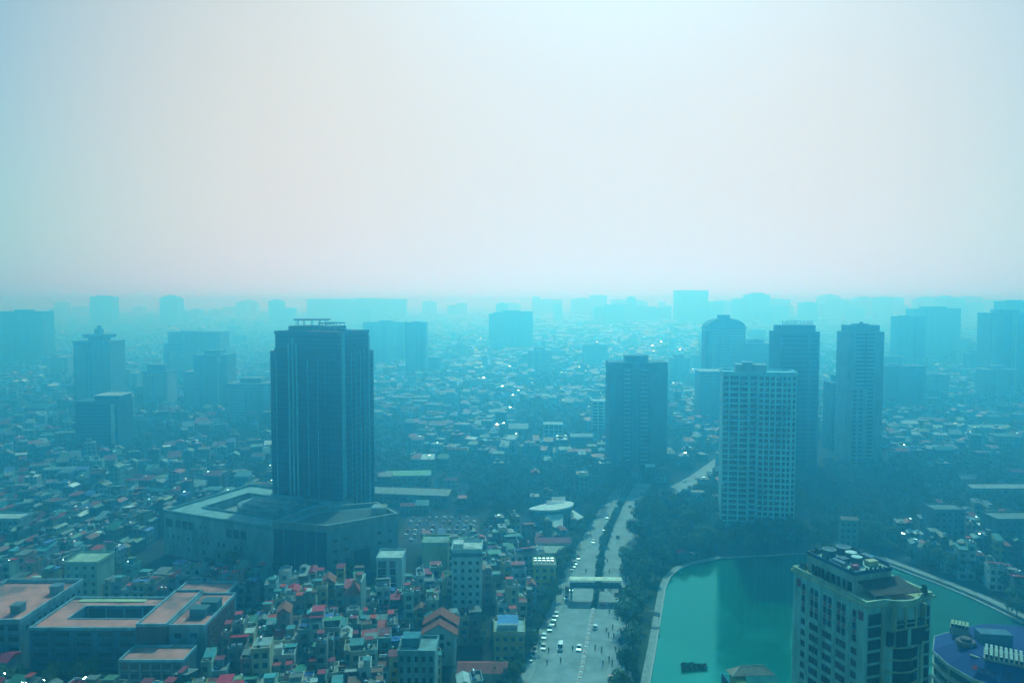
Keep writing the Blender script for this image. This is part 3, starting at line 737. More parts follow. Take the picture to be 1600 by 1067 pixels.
# ------------------------------------------------------------ lakeside pavilion
def pavilion():
    t = thing('lakeside_pavilion', 'lakeside restaurant with tan and teal hipped roof and blue banner wall', 'restaurant', (80, 249.5, 0), R(4))
    b = MB(); b.box(-8, 8, -7, 6, -0.5, 0.6); part('platform', b, 'concrete', t)
    b = MB(); b.box(-6.2, 6.2, -4.5, 4.5, 0.6, 5.0); part('wall', b, 'plaster', t, (0.62, 0.58, 0.14))
    e = rect(-7.2, 7.2, -1.5, 5.5)
    b = MB(); r0, r1 = (-3.4, 2.0, 8.2), (4.4, 2.0, 8.2)
    P = [(-7.2, -1.5, 6.4), (7.2, -1.5, 6.4), (7.2, 5.5, 5.2), (-7.2, 5.5, 5.2)]
    b.face([P[0], P[1], r1, r0]); b.face([P[1], P[2], r1]); b.face([P[2], P[3], r0, r1]); b.face([P[3], P[0], r0])
    rf = part('roof', b, 'tile_roof', t, (0.36, 0.27, 0.20))
    b = MB(); b.tube((-3.4, 2.0, 8.25), (4.4, 2.0, 8.25), 0.14, n=6); b.tube((-7.2, -1.5, 6.45), (-3.4, 2, 8.25), 0.1, n=6); b.tube((7.2, -1.5, 6.45), (4.4, 2, 8.25), 0.1, n=6); b.tube((0.2, -1.5, 6.45), (0.2, 2, 8.25), 0.1, n=6)
    part('ridge_cap', b, 'plaster', rf, (0.55, 0.5, 0.4))
    b = MB(); b.face([(-3.0, -1.6, 6.3), (-3.4, -4.2, 4.9), (8.0, -4.2, 4.9), (7.6, -1.6, 6.3)]); b.face([(-3.0, -1.6, 6.1), (7.6, -1.6, 6.1), (8.0, -4.2, 4.7), (-3.4, -4.2, 4.7)])
    part('teal_awning', b, 'sheet_roof', t, (0.03, 0.24, 0.20))
    b = MB(); b.face([(-0.5, -4.3, 4.4), (0.0, -7.6, 3.2), (9.2, -7.6, 3.2), (8.2, -4.3, 4.4)]); part('front_awning', b, 'sheet_roof', t, (0.42, 0.26, 0.22))
    b = MB(); b.box(-8.6, -8.3, -8, 5, 0.6, 4.6); part('banner_wall', b, 'cloth', t, (0.03, 0.20, 0.36))
    for k in range(5):
        b = MB(); b.box(-8.66, -8.58, -7.4 + k * 2.4, -5.9 + k * 2.4, 1.6, 4.0); part('banner_panel', b, 'cloth', t, ((0.02, 0.05, 0.16), (0.3, 0.03, 0.08), (0.02, 0.10, 0.25))[k % 3])
    for k in range(12):
        b = MB(); x = -8 + k * 1.45; b.tube((x, 7.0, 0.0), (x, 7.0, 3.0), 0.07, n=5); part('fence_post', b, 'metal_fin', t)
    for z in (1.2, 2.9):
        b = MB(); b.box(-8.0, 8.0, 6.95, 7.05, z, z + 0.12); part('fence_rail', b, 'metal_fin', t)
    b = MB(); b.box(-8, 8, 5.8, 7.2, -0.4, 0.3); part('landing_stage', b, 'concrete', t)
pavilion()

# floating plant island in the lake
def island():
    t = thing('plant_island', 'small floating raft of green water plants on the open lake', 'plant raft', (64.6, 266.3, 0))
    b = MB(); b.box(-4.4, 4.4, -1.5, 1.5, 0.0, 0.25); part('raft', b, 'concrete', t)
    rng = random.Random(5); b = MB()
    for k in range(420):
        x = rng.uniform(-4.4, 4.4); y = rng.uniform(-1.6, 1.6); z = 0.3 + rng.random() * (1.1 if x < 0 else 0.7)
        u = Vector((rng.uniform(-1, 1), rng.uniform(-1, 1), rng.uniform(-1, 1))).normalized() * 0.3; v = u.orthogonal().normalized() * 0.3; p = Vector((x, y, z))
        b.face([tuple(p - u - v), tuple(p + u - v), tuple(p + u + v), tuple(p - u + v)])
    stuff(part('leaves', b, 'leaves', t))
island()

# ------------------------------------------------------------ covered footbridge across the avenue
def footbridge():
    t = thing('footbridge', 'covered footbridge with pale yellow roof crossing over the wide avenue', 'footbridge', (37.0, 330.5, 0), R(-2)); t.scale = (0.83, 1, 1)
    b = MB(); b.box(-14, 13, -1.5, 1.5, 5.0, 5.6); part('deck', b, 'concrete', t)
    for y in (-1.55, 1.45):
        b = MB(); b.box(-14, 13, y, y + 0.1, 5.6, 6.5); part('railing', b, 'paint', t, (0.05, 0.10, 0.16))
    b = MB(); b.box(-14, 13, -1.56, -1.5, 4.95, 5.6); part('fascia', b, 'paint', t, (0.05, 0.11, 0.18))
    b = MB(); b.face([(-14.3, -2.2, 8.74), (13.3, -2.2, 8.74), (13.3, 0, 9.0), (-14.3, 0, 9.0)]); b.face([(-14.3, 0, 9.0), (13.3, 0, 9.0), (13.3, 2.2, 8.74), (-14.3, 2.2, 8.74)])
    b.box(-14.3, 13.3, -2.22, -2.16, 8.45, 8.74); b.box(-14.3, 13.3, 2.16, 2.22, 8.45, 8.74)
    part('roof', b, 'sheet_roof', t, (0.90, 0.86, 0.66))
    for k in range(10):
        for y in (-1.4, 1.4):
            b = MB(); x = -13.5 + k * 2.9; b.box(x - 0.05, x + 0.05, y - 0.05, y + 0.05, 5.6, 8.95); part('post', b, 'metal_fin', t)
    for x in (-13.2, 0.6, 12.2):
        b = MB(); b.box(x - 0.5, x + 0.5, -0.9, 0.9, 0, 5.0); part('pillar', b, 'concrete', t)
    for x, s in ((-14, -1), (13, 1)):
        b = MB(); b.face([(x, -1.5, 5.6), (x + s * 2.2, -1.5, 5.6), (x + s * 2.2, 1.5, 5.6), (x, 1.5, 5.6)])
        for k in range(14): b.box(min(x, x + s * 2.2), max(x, x + s * 2.2), 1.5 + k * 0.6, 2.1 + k * 0.6, 5.6 - (k + 1) * 0.4, 5.6 - k * 0.4)
        part('stairs', b, 'concrete', t)
footbridge()

# ------------------------------------------------------------ white performance hall with disc roof
def white_hall():
    t = thing('white_hall', 'white hall with a wide oval dished roof among avenue trees', 'hall', (24.5, 441, 0))
    def oval(cx, cy, rx, ry, n=28, rot=R(8)):
        return [(cx + rx*math.cos(a)*math.cos(rot) - ry*math.sin(a)*math.sin(rot), cy + rx*math.cos(a)*math.sin(rot) + ry*math.sin(a)*math.cos(rot)) for a in [2*math.pi*k/n for k in range(n)]]
    def leaf(rx, ry, n=32):
        """Oval with a drawn out left tip, climbing to the right."""
        out = []
        for k in range(n):
            a = 2 * math.pi * k / n; c, s_ = math.cos(a), math.sin(a)
            out.append((rx * (c if c > 0 else c * (1.0 + 0.25 * abs(c))), ry * s_ * (1 - 0.35 * max(0, -c)) + 0.10 * rx * c))
        return out
    top = leaf(11.6, 8.8); low = leaf(10.2, 7.2)
    def zt(x): return 10.4 + 0.10 * x
    b = MB(); b.face([(x, y, zt(x) + 0.9) for x, y in top])
    for k in range(32):
        p, q = top[k], top[(k + 1) % 32]; b.face([(*p, zt(p[0]) - 0.1), (*q, zt(q[0]) - 0.1), (*q, zt(q[0]) + 0.9), (*p, zt(p[0]) + 0.9)])
    part('swooping_roof', b, 'sheet_roof', t, (0.82, 0.82, 0.80))
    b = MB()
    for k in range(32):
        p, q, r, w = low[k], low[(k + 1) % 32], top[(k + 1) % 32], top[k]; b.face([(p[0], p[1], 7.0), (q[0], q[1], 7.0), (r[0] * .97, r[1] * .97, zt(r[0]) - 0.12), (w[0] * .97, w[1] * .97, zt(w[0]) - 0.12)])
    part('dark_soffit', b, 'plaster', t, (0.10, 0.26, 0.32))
    b = MB(); b.prism(low, 0, 7.0); part('hall_wall', b, 'plaster', t, (0.30, 0.40, 0.42))
    b = MB(); b.face([(-5, -8.6, 8.4), (4.5, -8.8, 9.0), (3.8, -19.5, 4.6), (-3.4, -19.0, 4.2)][::-1]); b.face([(-5, -8.6, 8.2), (4.5, -8.8, 8.8), (3.8, -19.5, 4.4), (-3.4, -19.0, 4.0)]); part('sloping_screen', b, 'sheet_roof', t, (0.82, 0.82, 0.80))
    for x in (-3.0, 3.4):
        b = MB(); b.tube((x, -18.6, 0), (x, -18.6, 4.2), 0.2, n=6); part('screen_post', b, 'plaster', t, (0.6, 0.62, 0.6))
    b = MB(); b.face([(9, -6, 7.6), (16.5, -9, 4.0), (19, -2, 4.2), (10.5, 3, 8.4)]); b.face([(9, -6, 7.4), (10.5, 3, 8.2), (19, -2, 4.0), (16.5, -9, 3.8)]); part('wing_roof', b, 'sheet_roof', t, (0.80, 0.80, 0.78))
    b = MB(); b.box(9, 16, -5, 1, 0, 4.2); part('side_wing', b, 'plaster', t, (0.55, 0.58, 0.56))
    for k in range(9):
        a = R(205 + k * 14); b = MB(); x, y = 9.8 * math.cos(a), 7.6 * math.sin(a); b.tube((x, y, 0), (x, y, 8.2), 0.22, n=6); part('column', b, 'plaster', t, (0.6, 0.62, 0.6))
    for k in range(7):
        b = MB(); x = -4 + k * 1.5; b.box(x, x + 0.9, 5.0, 5.9, 11.0, 12.9); part('roof_vent', b, 'steel', t)
white_hall()

# ------------------------------------------------------------ school with pink flat roofs
CS = (0.10, 0.20, 0.29)
def flat_block(name, label, x0, x1, y0, y1, h, wall_col, roof_mat='roof_pink', cat='building', group=None, court=None, parapet=0.9, bays=None, rows=None, par_col=None, extra=None):
    t = thing(name, label, cat, (x0, y0, 0), 0, group)
    w, d = x1 - x0, y1 - y0
    b = MB()
    if court:
        cx0, cx1, cy0, cy1, cz = court
        b.box(0, w, 0, cy0, 0, h); b.box(0, w, cy1, d, 0, h - 0.003); b.box(0, cx0, cy0 + 0.003, cy1 - 0.003, 0, h - 0.002); b.box(cx1, w, cy0 + 0.003, cy1 - 0.003, 0, h - 0.002)
        b.box(cx0, cx1, cy0, cy1, 0, cz)
    else: b.box(0, w, 0, d, 0, h)
    part('wall', b, 'plaster', t, wall_col)
    b = MB()
    if court:
        b.box(0.4, w - 0.4, 0.4, cy0 - 0.4, h, h + 0.12); b.box(0.4, w - 0.4, cy1 + 0.4, d - 0.4, h, h + 0.12); b.box(0.4, cx0 - 0.4, cy0 - 0.39, cy1 + 0.39, h, h + 0.118); b.box(cx1 + 0.4, w - 0.4, cy0 - 0.39, cy1 + 0.39, h, h + 0.118)
    else: b.box(0.4, w - 0.4, 0.4, d - 0.4, h, h + 0.12)
    part('roof', b, roof_mat, t, (0.34, 0.34, 0.32))
    b = MB(); o = rect(-0.15, w + 0.15, -0.15, d + 0.15); b.ring(o, inset(o, 0.5), h - 0.2, h + parapet)
    if court:
        o = rect(cx0 - 0.4, cx1 + 0.4, cy0 - 0.4, cy1 + 0.4); b.ring(o, inset(o, 0.38), h - 0.2, h + 0.4)
    part('parapet', b, 'plaster', t, par_col or (0.30, 0.48, 0.55))
    if bays:
        bw = w / bays
        for k in range(bays + 1):
            b = MB(); x = min(max(k * bw, 0.3), w - 0.3); b.box(x - 0.35, x + 0.35, -0.45, 0.05, 0, h - 0.25); part('pilaster', b, 'plaster', t, wall_col)
        for r in range(rows):
            z = (r + 0.55) * h / rows
            for k in range(bays): window(t, ((k + 0.5) * bw, -0.04, z), bw * 0.68, 1.6, 0, 3)
            b = MB(); b.box(0, w, -0.38, -0.02, z + 1.15, z + 1.5); part('sun_shade', b, 'plaster', t, (0.08, 0.14, 0.18))
    return t
s = flat_block('school_block', 'long blue walled school block with pink roof around a sunken courtyard', -170, -132, 265, 293, 14.5, CS, cat='school', court=(8.5, 36.6, 9.0, 20.5, 6.0), bays=5, rows=4)
for k in range(4):
    b = MB(); x = 9.5 + k * 6.9; b.box(x - 0.25, x + 0.25, 19.9, 20.4, 6.0, 14.2); part('gallery_post', b, 'plaster', s, (0.24, 0.40, 0.46))
for k in range(4):
    b = MB(); x = 9.9 + k * 6.9; b.box(x, x + 6.1, 20.36, 20.45, 9.5, 13.6); part('gallery_opening', b, 'window_glass', s)
b = MB(); b.box(3.5, 29, 24.2, 26.6, 14.6, 15.0); part('yellow_roof_strip', b, 'sheet_roof', s, (0.62, 0.60, 0.34))
s = flat_block('school_brick_wing', 'school wing with dark brick red end wall and pink flat roof', -131.9, -121.5, 264, 296, 16.2, (0.17, 0.085, 0.085), cat='school')
for z in (6, 10): 
    for x in (3, 7.5): window(s, (x, -0.04, z), 0.9, 0.9)
s = flat_block('school_pale_wing', 'pale blue school wing with dark box tanks on pink roof', -121.4, -108.5, 266, 296, 15.0, (0.26, 0.42, 0.50), cat='school')
for x in (3.2, 8.6):
    for z in (4, 8, 12): window(s, (x, -0.04, z), 2.6, 1.7)
b = MB(); b.box(12.9, 13.1, 2, 28, 0.5, 14.5); bw = part('brick_panel', b, 'brick_red', s)
for k in range(8):
    for z in (4, 7, 10, 13): window(bw, (13.14, 4 + k * 3.0, z), 0.7, 0.9, R(90), 0)
for x0, y0, sx, sy, h in ((4.0, 8.0, 5.8, 4.5, 3.0), (6.0, 13.5, 6.0, 5.0, 3.4)):
    b = MB(); b.box(x0, x0 + sx, y0, y0 + sy, 15.0, 15.0 + h); r = part('roof_tank', b, 'paint', s, (0.10, 0.22, 0.26))
    b = MB(); b.box(x0 - 0.2, x0 + sx + 0.2, y0 - 0.2, y0 + sy + 0.2, 15.0 + h, 15.2 + h); part('tank_cover', b, 'paint', r, (0.07, 0.15, 0.17))
flat_block('school_annex', 'square school annex with stained pink roof nearest the bottom edge', -131, -109.5, 250, 261, 10.0, (0.20, 0.30, 0.35), cat='school', bays=6, rows=3)
s = flat_block('school_left_wing', 'long pink roofed wing with two stair huts beside courtyard school', -206, -175.2, 268, 308, 15.4, (0.22, 0.36, 0.42), cat='school', parapet=1.6, bays=6, rows=4)
for x0, y0 in ((22, 8), (25, 27)):
    b = MB(); b.box(x0, x0 + 3.4, y0, y0 + 4.0, 15.4, 18.4); r = part('stair_hut', b, 'plaster', s, (0.20, 0.36, 0.42))
    b = MB(); b.box(x0 - 0.3, x0 + 3.7, y0 - 0.3, y0 + 4.3, 18.4, 18.65); part('hut_roof', b, 'plaster', r, (0.14, 0.22, 0.26))
for k in range(10):
    window(s, (30.86, 3.5 + k * 3.7, 12.8), 1.4, 1.6, R(90))
s = flat_block('school_rear_wing', 'small pink roofed block with pale parapet behind the school tanks', -134, -113, 297.5, 311, 14.0, (0.05, 0.14, 0.26), cat='school', bays=4, rows=3)

# ------------------------------------------------------------ other single buildings of middle size
def slab_house(name, label, x0, x1, y0, y1, h, col, roof, nx, nz, cat='building', rz=0.0, win=(1.3, 1.5), side=0, group=None):
    t = thing(name, label, cat, (x0, y0, 0), rz, group); w, d = x1 - x0, y1 - y0
    b = MB(); b.box(0, w, 0, d, 0, h); part('wall', b, 'plaster', t, col)
    b = MB(); b.box(-0.3, w + 0.3, -0.3, d + 0.3, h, h + 0.35); part('roof', b, 'flat_roof', t, roof)
    b = MB(); o = rect(-0.2, w + 0.2, -0.2, d + 0.2); b.ring(o, inset(o, 0.25), h + 0.35, h + 1.1); part('parapet', b, 'plaster', t, col)
    fh = h / nz
    for r in range(nz):
        for k in range(nx): window(t, ((k + 0.5) * w / nx, -0.04, (r + 0.52) * fh), win[0], win[1])
        for k in range(side): window(t, (w + 0.04, (k + 0.5) * d / side, (r + 0.52) * fh), win[0] * 0.8, win[1], R(90))
    return t
t = slab_house('slim_hotel', 'tall slim white nine storey block with pale roof among low houses', -24.5, -12.5, 306.5, 318, 28.8, (0.52, 0.68, 0.70), (0.62, 0.62, 0.58), 4, 9, side=3, win=(1.2, 1.4))
b = MB(); b.box(0.6, 4.6, 2, 8, 29.2, 31.2); part('stair_hut', b, 'plaster', t, (0.7, 0.68, 0.66))
b = MB(); b.box(-0.5, 12.5, -0.5, 0.0, 26.6, 28.0); part('top_frieze', b, 'plaster', t, (0.12, 0.22, 0.28))
t = slab_house('yellow_house', 'square yellow four storey house with tanks on roof near footbridge', 9.6, 19.4, 334.5, 345, 12.4, (0.56, 0.56, 0.22), (0.55, 0.5, 0.45), 3, 4, cat='house', side=2)
for k in range(10):
    b = MB(); x, y = 0.9 + (k % 5) * 1.9, 3.5 + (k // 5) * 3.2; b.tube((x - 0.6, y, 13.9), (x + 0.6, y, 13.9), 0.5, n=10); part('water_tank', b, 'steel', t)
t = slab_house('office_block', 'pale block with full height dark glass strips beside the podium', -59, -48, 329, 341, 17.6, (0.46, 0.64, 0.66), (0.6, 0.64, 0.62), 0, 5, cat='office')
for x, w in ((2.3, 3.6), (7.0, 2.6)):
    for k in range(5): 
        q = MB(); q.box(x - w/2, x + w/2, -0.12, 0.02, 1 + k * 3.3, 3.9 + k * 3.3); part('glass_strip', q, 'window_glass', t)
t = slab_house('pale_block', 'pale grey flat block with dark shutters at bottom near gabled house', -34.6, -23.4, 227.5, 238, 23.4, (0.30, 0.46, 0.47), (0.28, 0.42, 0.42), 5, 7, win=(0.9, 1.7))
b = MB(); b.box(0.6, 6.0, 4.0, 9.0, 23.8, 26.4); part('roof_room', b, 'plaster', t, (0.08, 0.26, 0.32))
t = slab_house('mustard_block', 'mustard walled block with blue sheet shed on roof beside avenue trees', -6.5, 4.5, 270, 282, 10.5, (0.42, 0.36, 0.12), (0.42, 0.5, 0.5), 4, 3)
b = MB(); b.box(1.5, 8.5, 2, 9, 10.9, 13.2, 0); part('roof_shed', b, 'plaster', t, (0.5, 0.55, 0.5))
b = MB(); b.face([(1.2, 1.6, 13.0), (8.8, 1.6, 13.0), (8.8, 9.4, 13.9), (1.2, 9.4, 13.9)]); part('blue_shed_roof', b, 'sheet_roof', t, (0.03, 0.24, 0.55))
t = slab_house('green_block', 'olive green blank walled block behind the slim white block', -42, -30, 352, 364, 17, (0.34, 0.44, 0.24), (0.3, 0.4, 0.36), 0, 5)
t = slab_house('terrace_block', 'wide four storey terrace block with pale shed roofs left of podium', -290, -262, 402, 414, 14, (0.30, 0.46, 0.48), (0.5, 0.55, 0.52), 10, 4)
t = slab_house('corner_block', 'five storey block with bright blank side wall behind the school', -192, -178, 324, 338, 17.5, (0.40, 0.55, 0.45), (0.45, 0.52, 0.4), 4, 5)
t = slab_house('lake_flats', 'six storey flats with balconies among trees across the lake', 222, 238, 398, 410, 20, (0.20, 0.30, 0.31), (0.2, 0.26, 0.26), 5, 6)
t = slab_house('twin_flats', 'five storey pale flats right of the lake, second of a pair', 246, 270, 384, 398, 19, (0.18, 0.28, 0.30), (0.22, 0.28, 0.27), 7, 5)

def gable_house():
    t = thing('gabled_house', 'pale house with large double red tiled gable roof facing front', 'house', (-31.8, 268, 0), 0)
    b = MB(); b.box(0, 11.4, 0, 12, 0, 12.0); b.face([(0, 0, 12.0), (11.4, 0, 12.0), (5.7, 0, 15.2)]); b.face([(0, 12, 12.0), (5.7, 12, 15.2), (11.4, 12, 12.0)]); part('wall', b, 'plaster', t, (0.40, 0.55, 0.54))
    for y0, y1, dz in ((-1.0, 5.2, 0.0), (5.3, 12.6, 0.9)):
        b = MB()
        for s in (-1, 1):
            e, r = (5.7 + s * 6.6, 11.6 + dz), (5.7, 15.6 + dz)
            pts = [(e[0], y0, e[1]), (r[0], y0, r[1]), (r[0], y1, r[1]), (e[0], y1, e[1])]
            b.face(pts if s > 0 else pts[::-1]); b.face([(x, y, z - 0.35) for x, y, z in (pts[::-1] if s > 0 else pts)])
            b.face([(e[0], y0, e[1]), (e[0], y0, e[1] - 0.35), (r[0], y0, r[1] - 0.35), (r[0], y0, r[1])])
        part('roof', b, 'tile_roof', t, (0.42, 0.085, 0.045))
    for x, w in ((3.2, 2.2), (6.8, 1.4)):
        for z in (4, 7.4, 10.6): window(t, (x, -0.04, z), w, 1.9)
    b = MB(); b.tube((9.2, -0.15, 8.2), (9.2, 0.1, 8.2), 0.75, n=16); part('round_window', b, 'window_glass', t)
    b = MB(); b.box(-0.2, 4.8, -1.2, 0, 5.6, 6.2); part('balcony', b, 'plaster', t, (0.5, 0.6, 0.58))
gable_house()
def pyramid_house():
    t = thing('pyramid_roof_house', 'square house with bright orange red pyramid roof below the podium', 'house', (-66.5, 300, 0), 0)
    b = MB(); b.box(0, 6.2, 0, 6.5, 0, 13.5); part('wall', b, 'plaster', t, (0.30, 0.36, 0.36))
    b = MB(); P = rect(-0.5, 6.7, -0.5, 7.0); a = (3.1, 3.2, 17.6)
    for k in range(4): b.face([(*P[k], 13.5), (*P[(k + 1) % 4], 13.5), a])
    b.face([(*p, 13.48) for p in P[::-1]]); part('roof', b, 'tile_roof', t, (0.52, 0.10, 0.045))
    for z in (4, 7.5, 11): window(t, (3.1, -0.04, z), 2.2, 1.7)
    b = MB(); b.box(6.25, 6.7, -0.5, 9, 0, 19); part('party_wall', b, 'plaster', t, (0.45, 0.58, 0.54))
pyramid_house()
def long_shed(name, label, x0, x1, y0, y1, h, rise, col, rcol, rz=0.0):
    t = thing(name, label, 'shed', (x0, y0, 0), rz); w, d = x1 - x0, y1 - y0
    b = MB(); b.box(0, w, 0, d, 0, h); part('wall', b, 'plaster', t, col)
    b = MB(); b.face([(-.4, -.4, h), (w + .4, -.4, h), (w + .4, d / 2, h + rise), (-.4, d / 2, h + rise)]); b.face([(-.4, d / 2, h + rise), (w + .4, d / 2, h + rise), (w + .4, d + .4, h), (-.4, d + .4, h)])
    b.face([(-.4, -.4, h), (-.4, d / 2, h + rise), (-.4, d + .4, h)]); b.face([(w + .4, -.4, h), (w + .4, d + .4, h), (w + .4, d / 2, h + rise)])
    part('roof', b, 'sheet_roof', t, rcol)
    for k in range(max(2, int(w / 5))): window(t, ((k + 0.5) * w / max(2, int(w / 5)), -0.04, h * 0.55), 1.8, 1.4)
    return t
long_shed('red_tile_shed', 'low building with red tiled roof above grey lean-to at bottom', -18, -1.8, 249, 257, 6.8, 1.6, (0.3, 0.36, 0.3), (0.40, 0.07, 0.05))
long_shed('corner_shed', 'low shed with crimson sheet roof in front of left school wing', -186, -172.5, 256, 264, 7.0, 1.4, (0.25, 0.3, 0.34), (0.40, 0.02, 0.06))
long_shed('tan_hall', 'long hall with cream and maroon roof behind the yellow house', 10, 26, 372, 382, 6.5, 1.8, (0.4, 0.44, 0.4), (0.6, 0.55, 0.42))
long_shed('maroon_hall', 'low maroon roofed hall just behind the cream roofed hall', 12, 30, 384.5, 392, 7.5, 1.6, (0.4, 0.44, 0.4), (0.36, 0.04, 0.10))
long_shed('market_hall', 'long pale roofed market hall far behind the dark tower', -92, -40, 488, 504, 7, 2, (0.22, 0.3, 0.3), (0.22, 0.28, 0.27), R(-8))
long_shed('green_roof_hall', 'hall with bright green flat pitched roof beyond dark tower', -90, -58, 540, 556, 6, 1.2, (0.3, 0.4, 0.4), (0.10, 0.38, 0.24), R(6))
long_shed('depot_hall', 'very long pale roofed depot far right beyond the towers', 405, 512, 738, 750, 8, 1.6, (0.3, 0.4, 0.42), (0.34, 0.52, 0.44))
long_shed('riverside_hall', 'long grey roofed hall at right edge across the lake', 306, 372, 505, 515, 6, 1.4, (0.36, 0.42, 0.42), (0.45, 0.5, 0.5))
# ------------------------------------------------------------ towers in the middle distance and far away
def banded_tower(name, label, x0, x1, y, d, h, col, band, rz=0.0, piers=(), fh=3.4, glass='curtain_glass', pw=1.2, crown=0.0, light=None, cat='tower'):
    """Storeys built one by one: a dark core, a slab edge for each floor, vertical piers."""
    t = thing(name, label, cat, (x0, y, 0), rz); w = x1 - x0
    b = MB(); b.box(0.25, w - 0.25, 0.25, d - 0.25, 0, h); part('core', b, glass, t)
    n = int(h / fh)
    for k in range(n):
        z = (k + 1) * fh - 0.6; q = MB(); q.box(0, w, 0, d, z - 0.75, z + 0.55); part('floor_band', q, 'plaster', t, band)
    for (a, bb) in piers:
        q = MB(); q.box(a, bb, -0.25, d + 0.2, 0, h + 0.3); part('pier', q, 'plaster', t, col)
    for s in (0, 1):
        q = MB(); q.box(-0.25 if s == 0 else w - pw, pw if s == 0 else w + 0.25, -0.2, d + 0.2, 0, h + 0.4); part('corner_pier', q, 'plaster', t, col)
    o = rect(-0.35, w + 0.35, -0.35, d + 0.35); q = MB(); q.prism(o, h, h + 1.2); part('roof', q, 'plaster', t, col)
    return t, w
# green grey tower with two pale balcony columns
t, w = banded_tower('green_tower', 'grey green tower with two columns of pale balconies between dark bays', 75.4, 119.4, 588, 26, 82, (0.10, 0.19, 0.20), (0.09, 0.17, 0.18), 0, ((0.3, 9.5), (17, 22.5), (31, 43.6)), fh=3.3)
for x0, x1 in ((10.5, 16), (23.5, 29.5)):
    for k in range(23):
        q = MB(); z = 4 + k * 3.3; q.box(x0, x1, -1.1, 0.0, z, z + 0.9); part('balcony', q, 'plaster', t, (0.44, 0.50, 0.48))
b = MB(); b.box(13, 30, 4, 20, 83.2, 87.4); b.box(12.4, 30.6, 3.4, 20.6, 87.4, 88.0); part('plant_room', b, 'plaster', t, (0.10, 0.20, 0.21))
# dark tower with rooftop sign letters
t, w = banded_tower('sign_tower', 'dark blue tower with open sign letters on its roof behind pale slab', 209.5, 240.5, 600, 24, 105, (0.08, 0.16, 0.19), (0.07, 0.15, 0.18), 0, ((22.5, 25.0),), fh=3.5)
b = MB(); b.box(2.0, 29.0, 3, 21, 106.2, 111.0); part('upper_storey', b, 'plaster', t, (0.09, 0.17, 0.20))
rng = random.Random(11)
for k in range(9):
    x = 2.8 + k * 2.8; q = MB()
    for z0 in (111, 112.6, 114.2):
        if rng.random() < 0.8: q.box(x, x + 2.0, 3.0, 3.3, z0, z0 + 0.4)
    q.box(x, x + 0.4, 3.0, 3.3, 111, 114.6); q.box(x + 1.6, x + 2.0, 3.02, 3.28, 111, 112.6 + 2.0 * (k % 2)); part('roof_letter', q, 'plaster', t, (0.12, 0.26, 0.30))
# grey tower with grooved middle
t, w = banded_tower('grooved_tower', 'grey tower with dark central groove and round cap on its roof', 273, 301.5, 622, 22, 104, (0.26, 0.36, 0.38), (0.24, 0.34, 0.36), 0, ((1.6, 6.0), (21.0, 28.0)), fh=3.2)
b = MB(); b.box(13.4, 14.6, -0.5, 1, 0, 105); part('dark_groove', b, 'window_glass', t)
b = MB(); b.box(2, 26.5, 3, 19, 105.2, 110.5); b.box(9, 19, 6, 16, 110.5, 111.6); part('upper_storey', b, 'plaster', t, (0.14, 0.25, 0.28))
b = MB(); b.tube((14.5, 10, 111.6), (14.5, 10, 113.2), 1.6, 1.1, 12); part('round_cap', b, 'plaster', t, (0.12, 0.22, 0.25))
t, w = banded_tower('narrow_annex', 'narrow dark block with white roof edge between the two right towers', 279, 292, 668, 16, 58, (0.12, 0.22, 0.26), (0.11, 0.2, 0.24))
b = MB(); b.box(5, 13, 4, 14, 59.2, 65); part('plant_room', b, 'plaster', t, (0.08, 0.16, 0.2))
b = MB(); b.box(-1, 15, -0.8, 0.2, 58.4, 59.6); part('white_edge', b, 'plaster', t, (0.7, 0.68, 0.66))
t, w = banded_tower('pale_annex', 'pale lower slab in front of grooved tower on the right', 268.5, 280.5, 604, 10, 60, (0.22, 0.34, 0.37), (0.21, 0.33, 0.36), 0, ((4, 6), (9, 11)))
# dark block with a white corner column, far left
t, w = banded_tower('white_column_block', 'dark square block with one white vertical corner strip at left', -375, -338.5, 655, 26, 43, (0.05, 0.12, 0.17), (0.045, 0.11, 0.16), 0, (), fh=3.3)
b = MB(); b.box(31, 34, -1.0, 0.2, 8, 42); part('white_corner_strip', b, 'plaster', t, (0.78, 0.80, 0.78))
b = MB(); b.box(16, 37.2, 2, 24, 44.2, 48.5); part('upper_storey', b, 'plaster', t, (0.06, 0.13, 0.18))
b = MB(); b.box(15, 38.2, 1, 25, 48.5, 49.3); part('upper_roof', b, 'plaster', t, (0.5, 0.52, 0.52))
t, w = banded_tower('white_flats', 'small white flats with dark window rows beside green grey tower', 78.8, 95.8, 750, 14, 31, (0.56, 0.66, 0.66), (0.56, 0.66, 0.66), 0, ((5, 6.5), (10.5, 12)), fh=3.2)
t, w = banded_tower('plain_flats', 'short pale flats standing left of the white flats', 28.6, 45.5, 682, 14, 19, (0.44, 0.58, 0.58), (0.44, 0.58, 0.58), 0, ((3.5, 5), (8, 9.5), (12.5, 13.5)), fh=3.2)

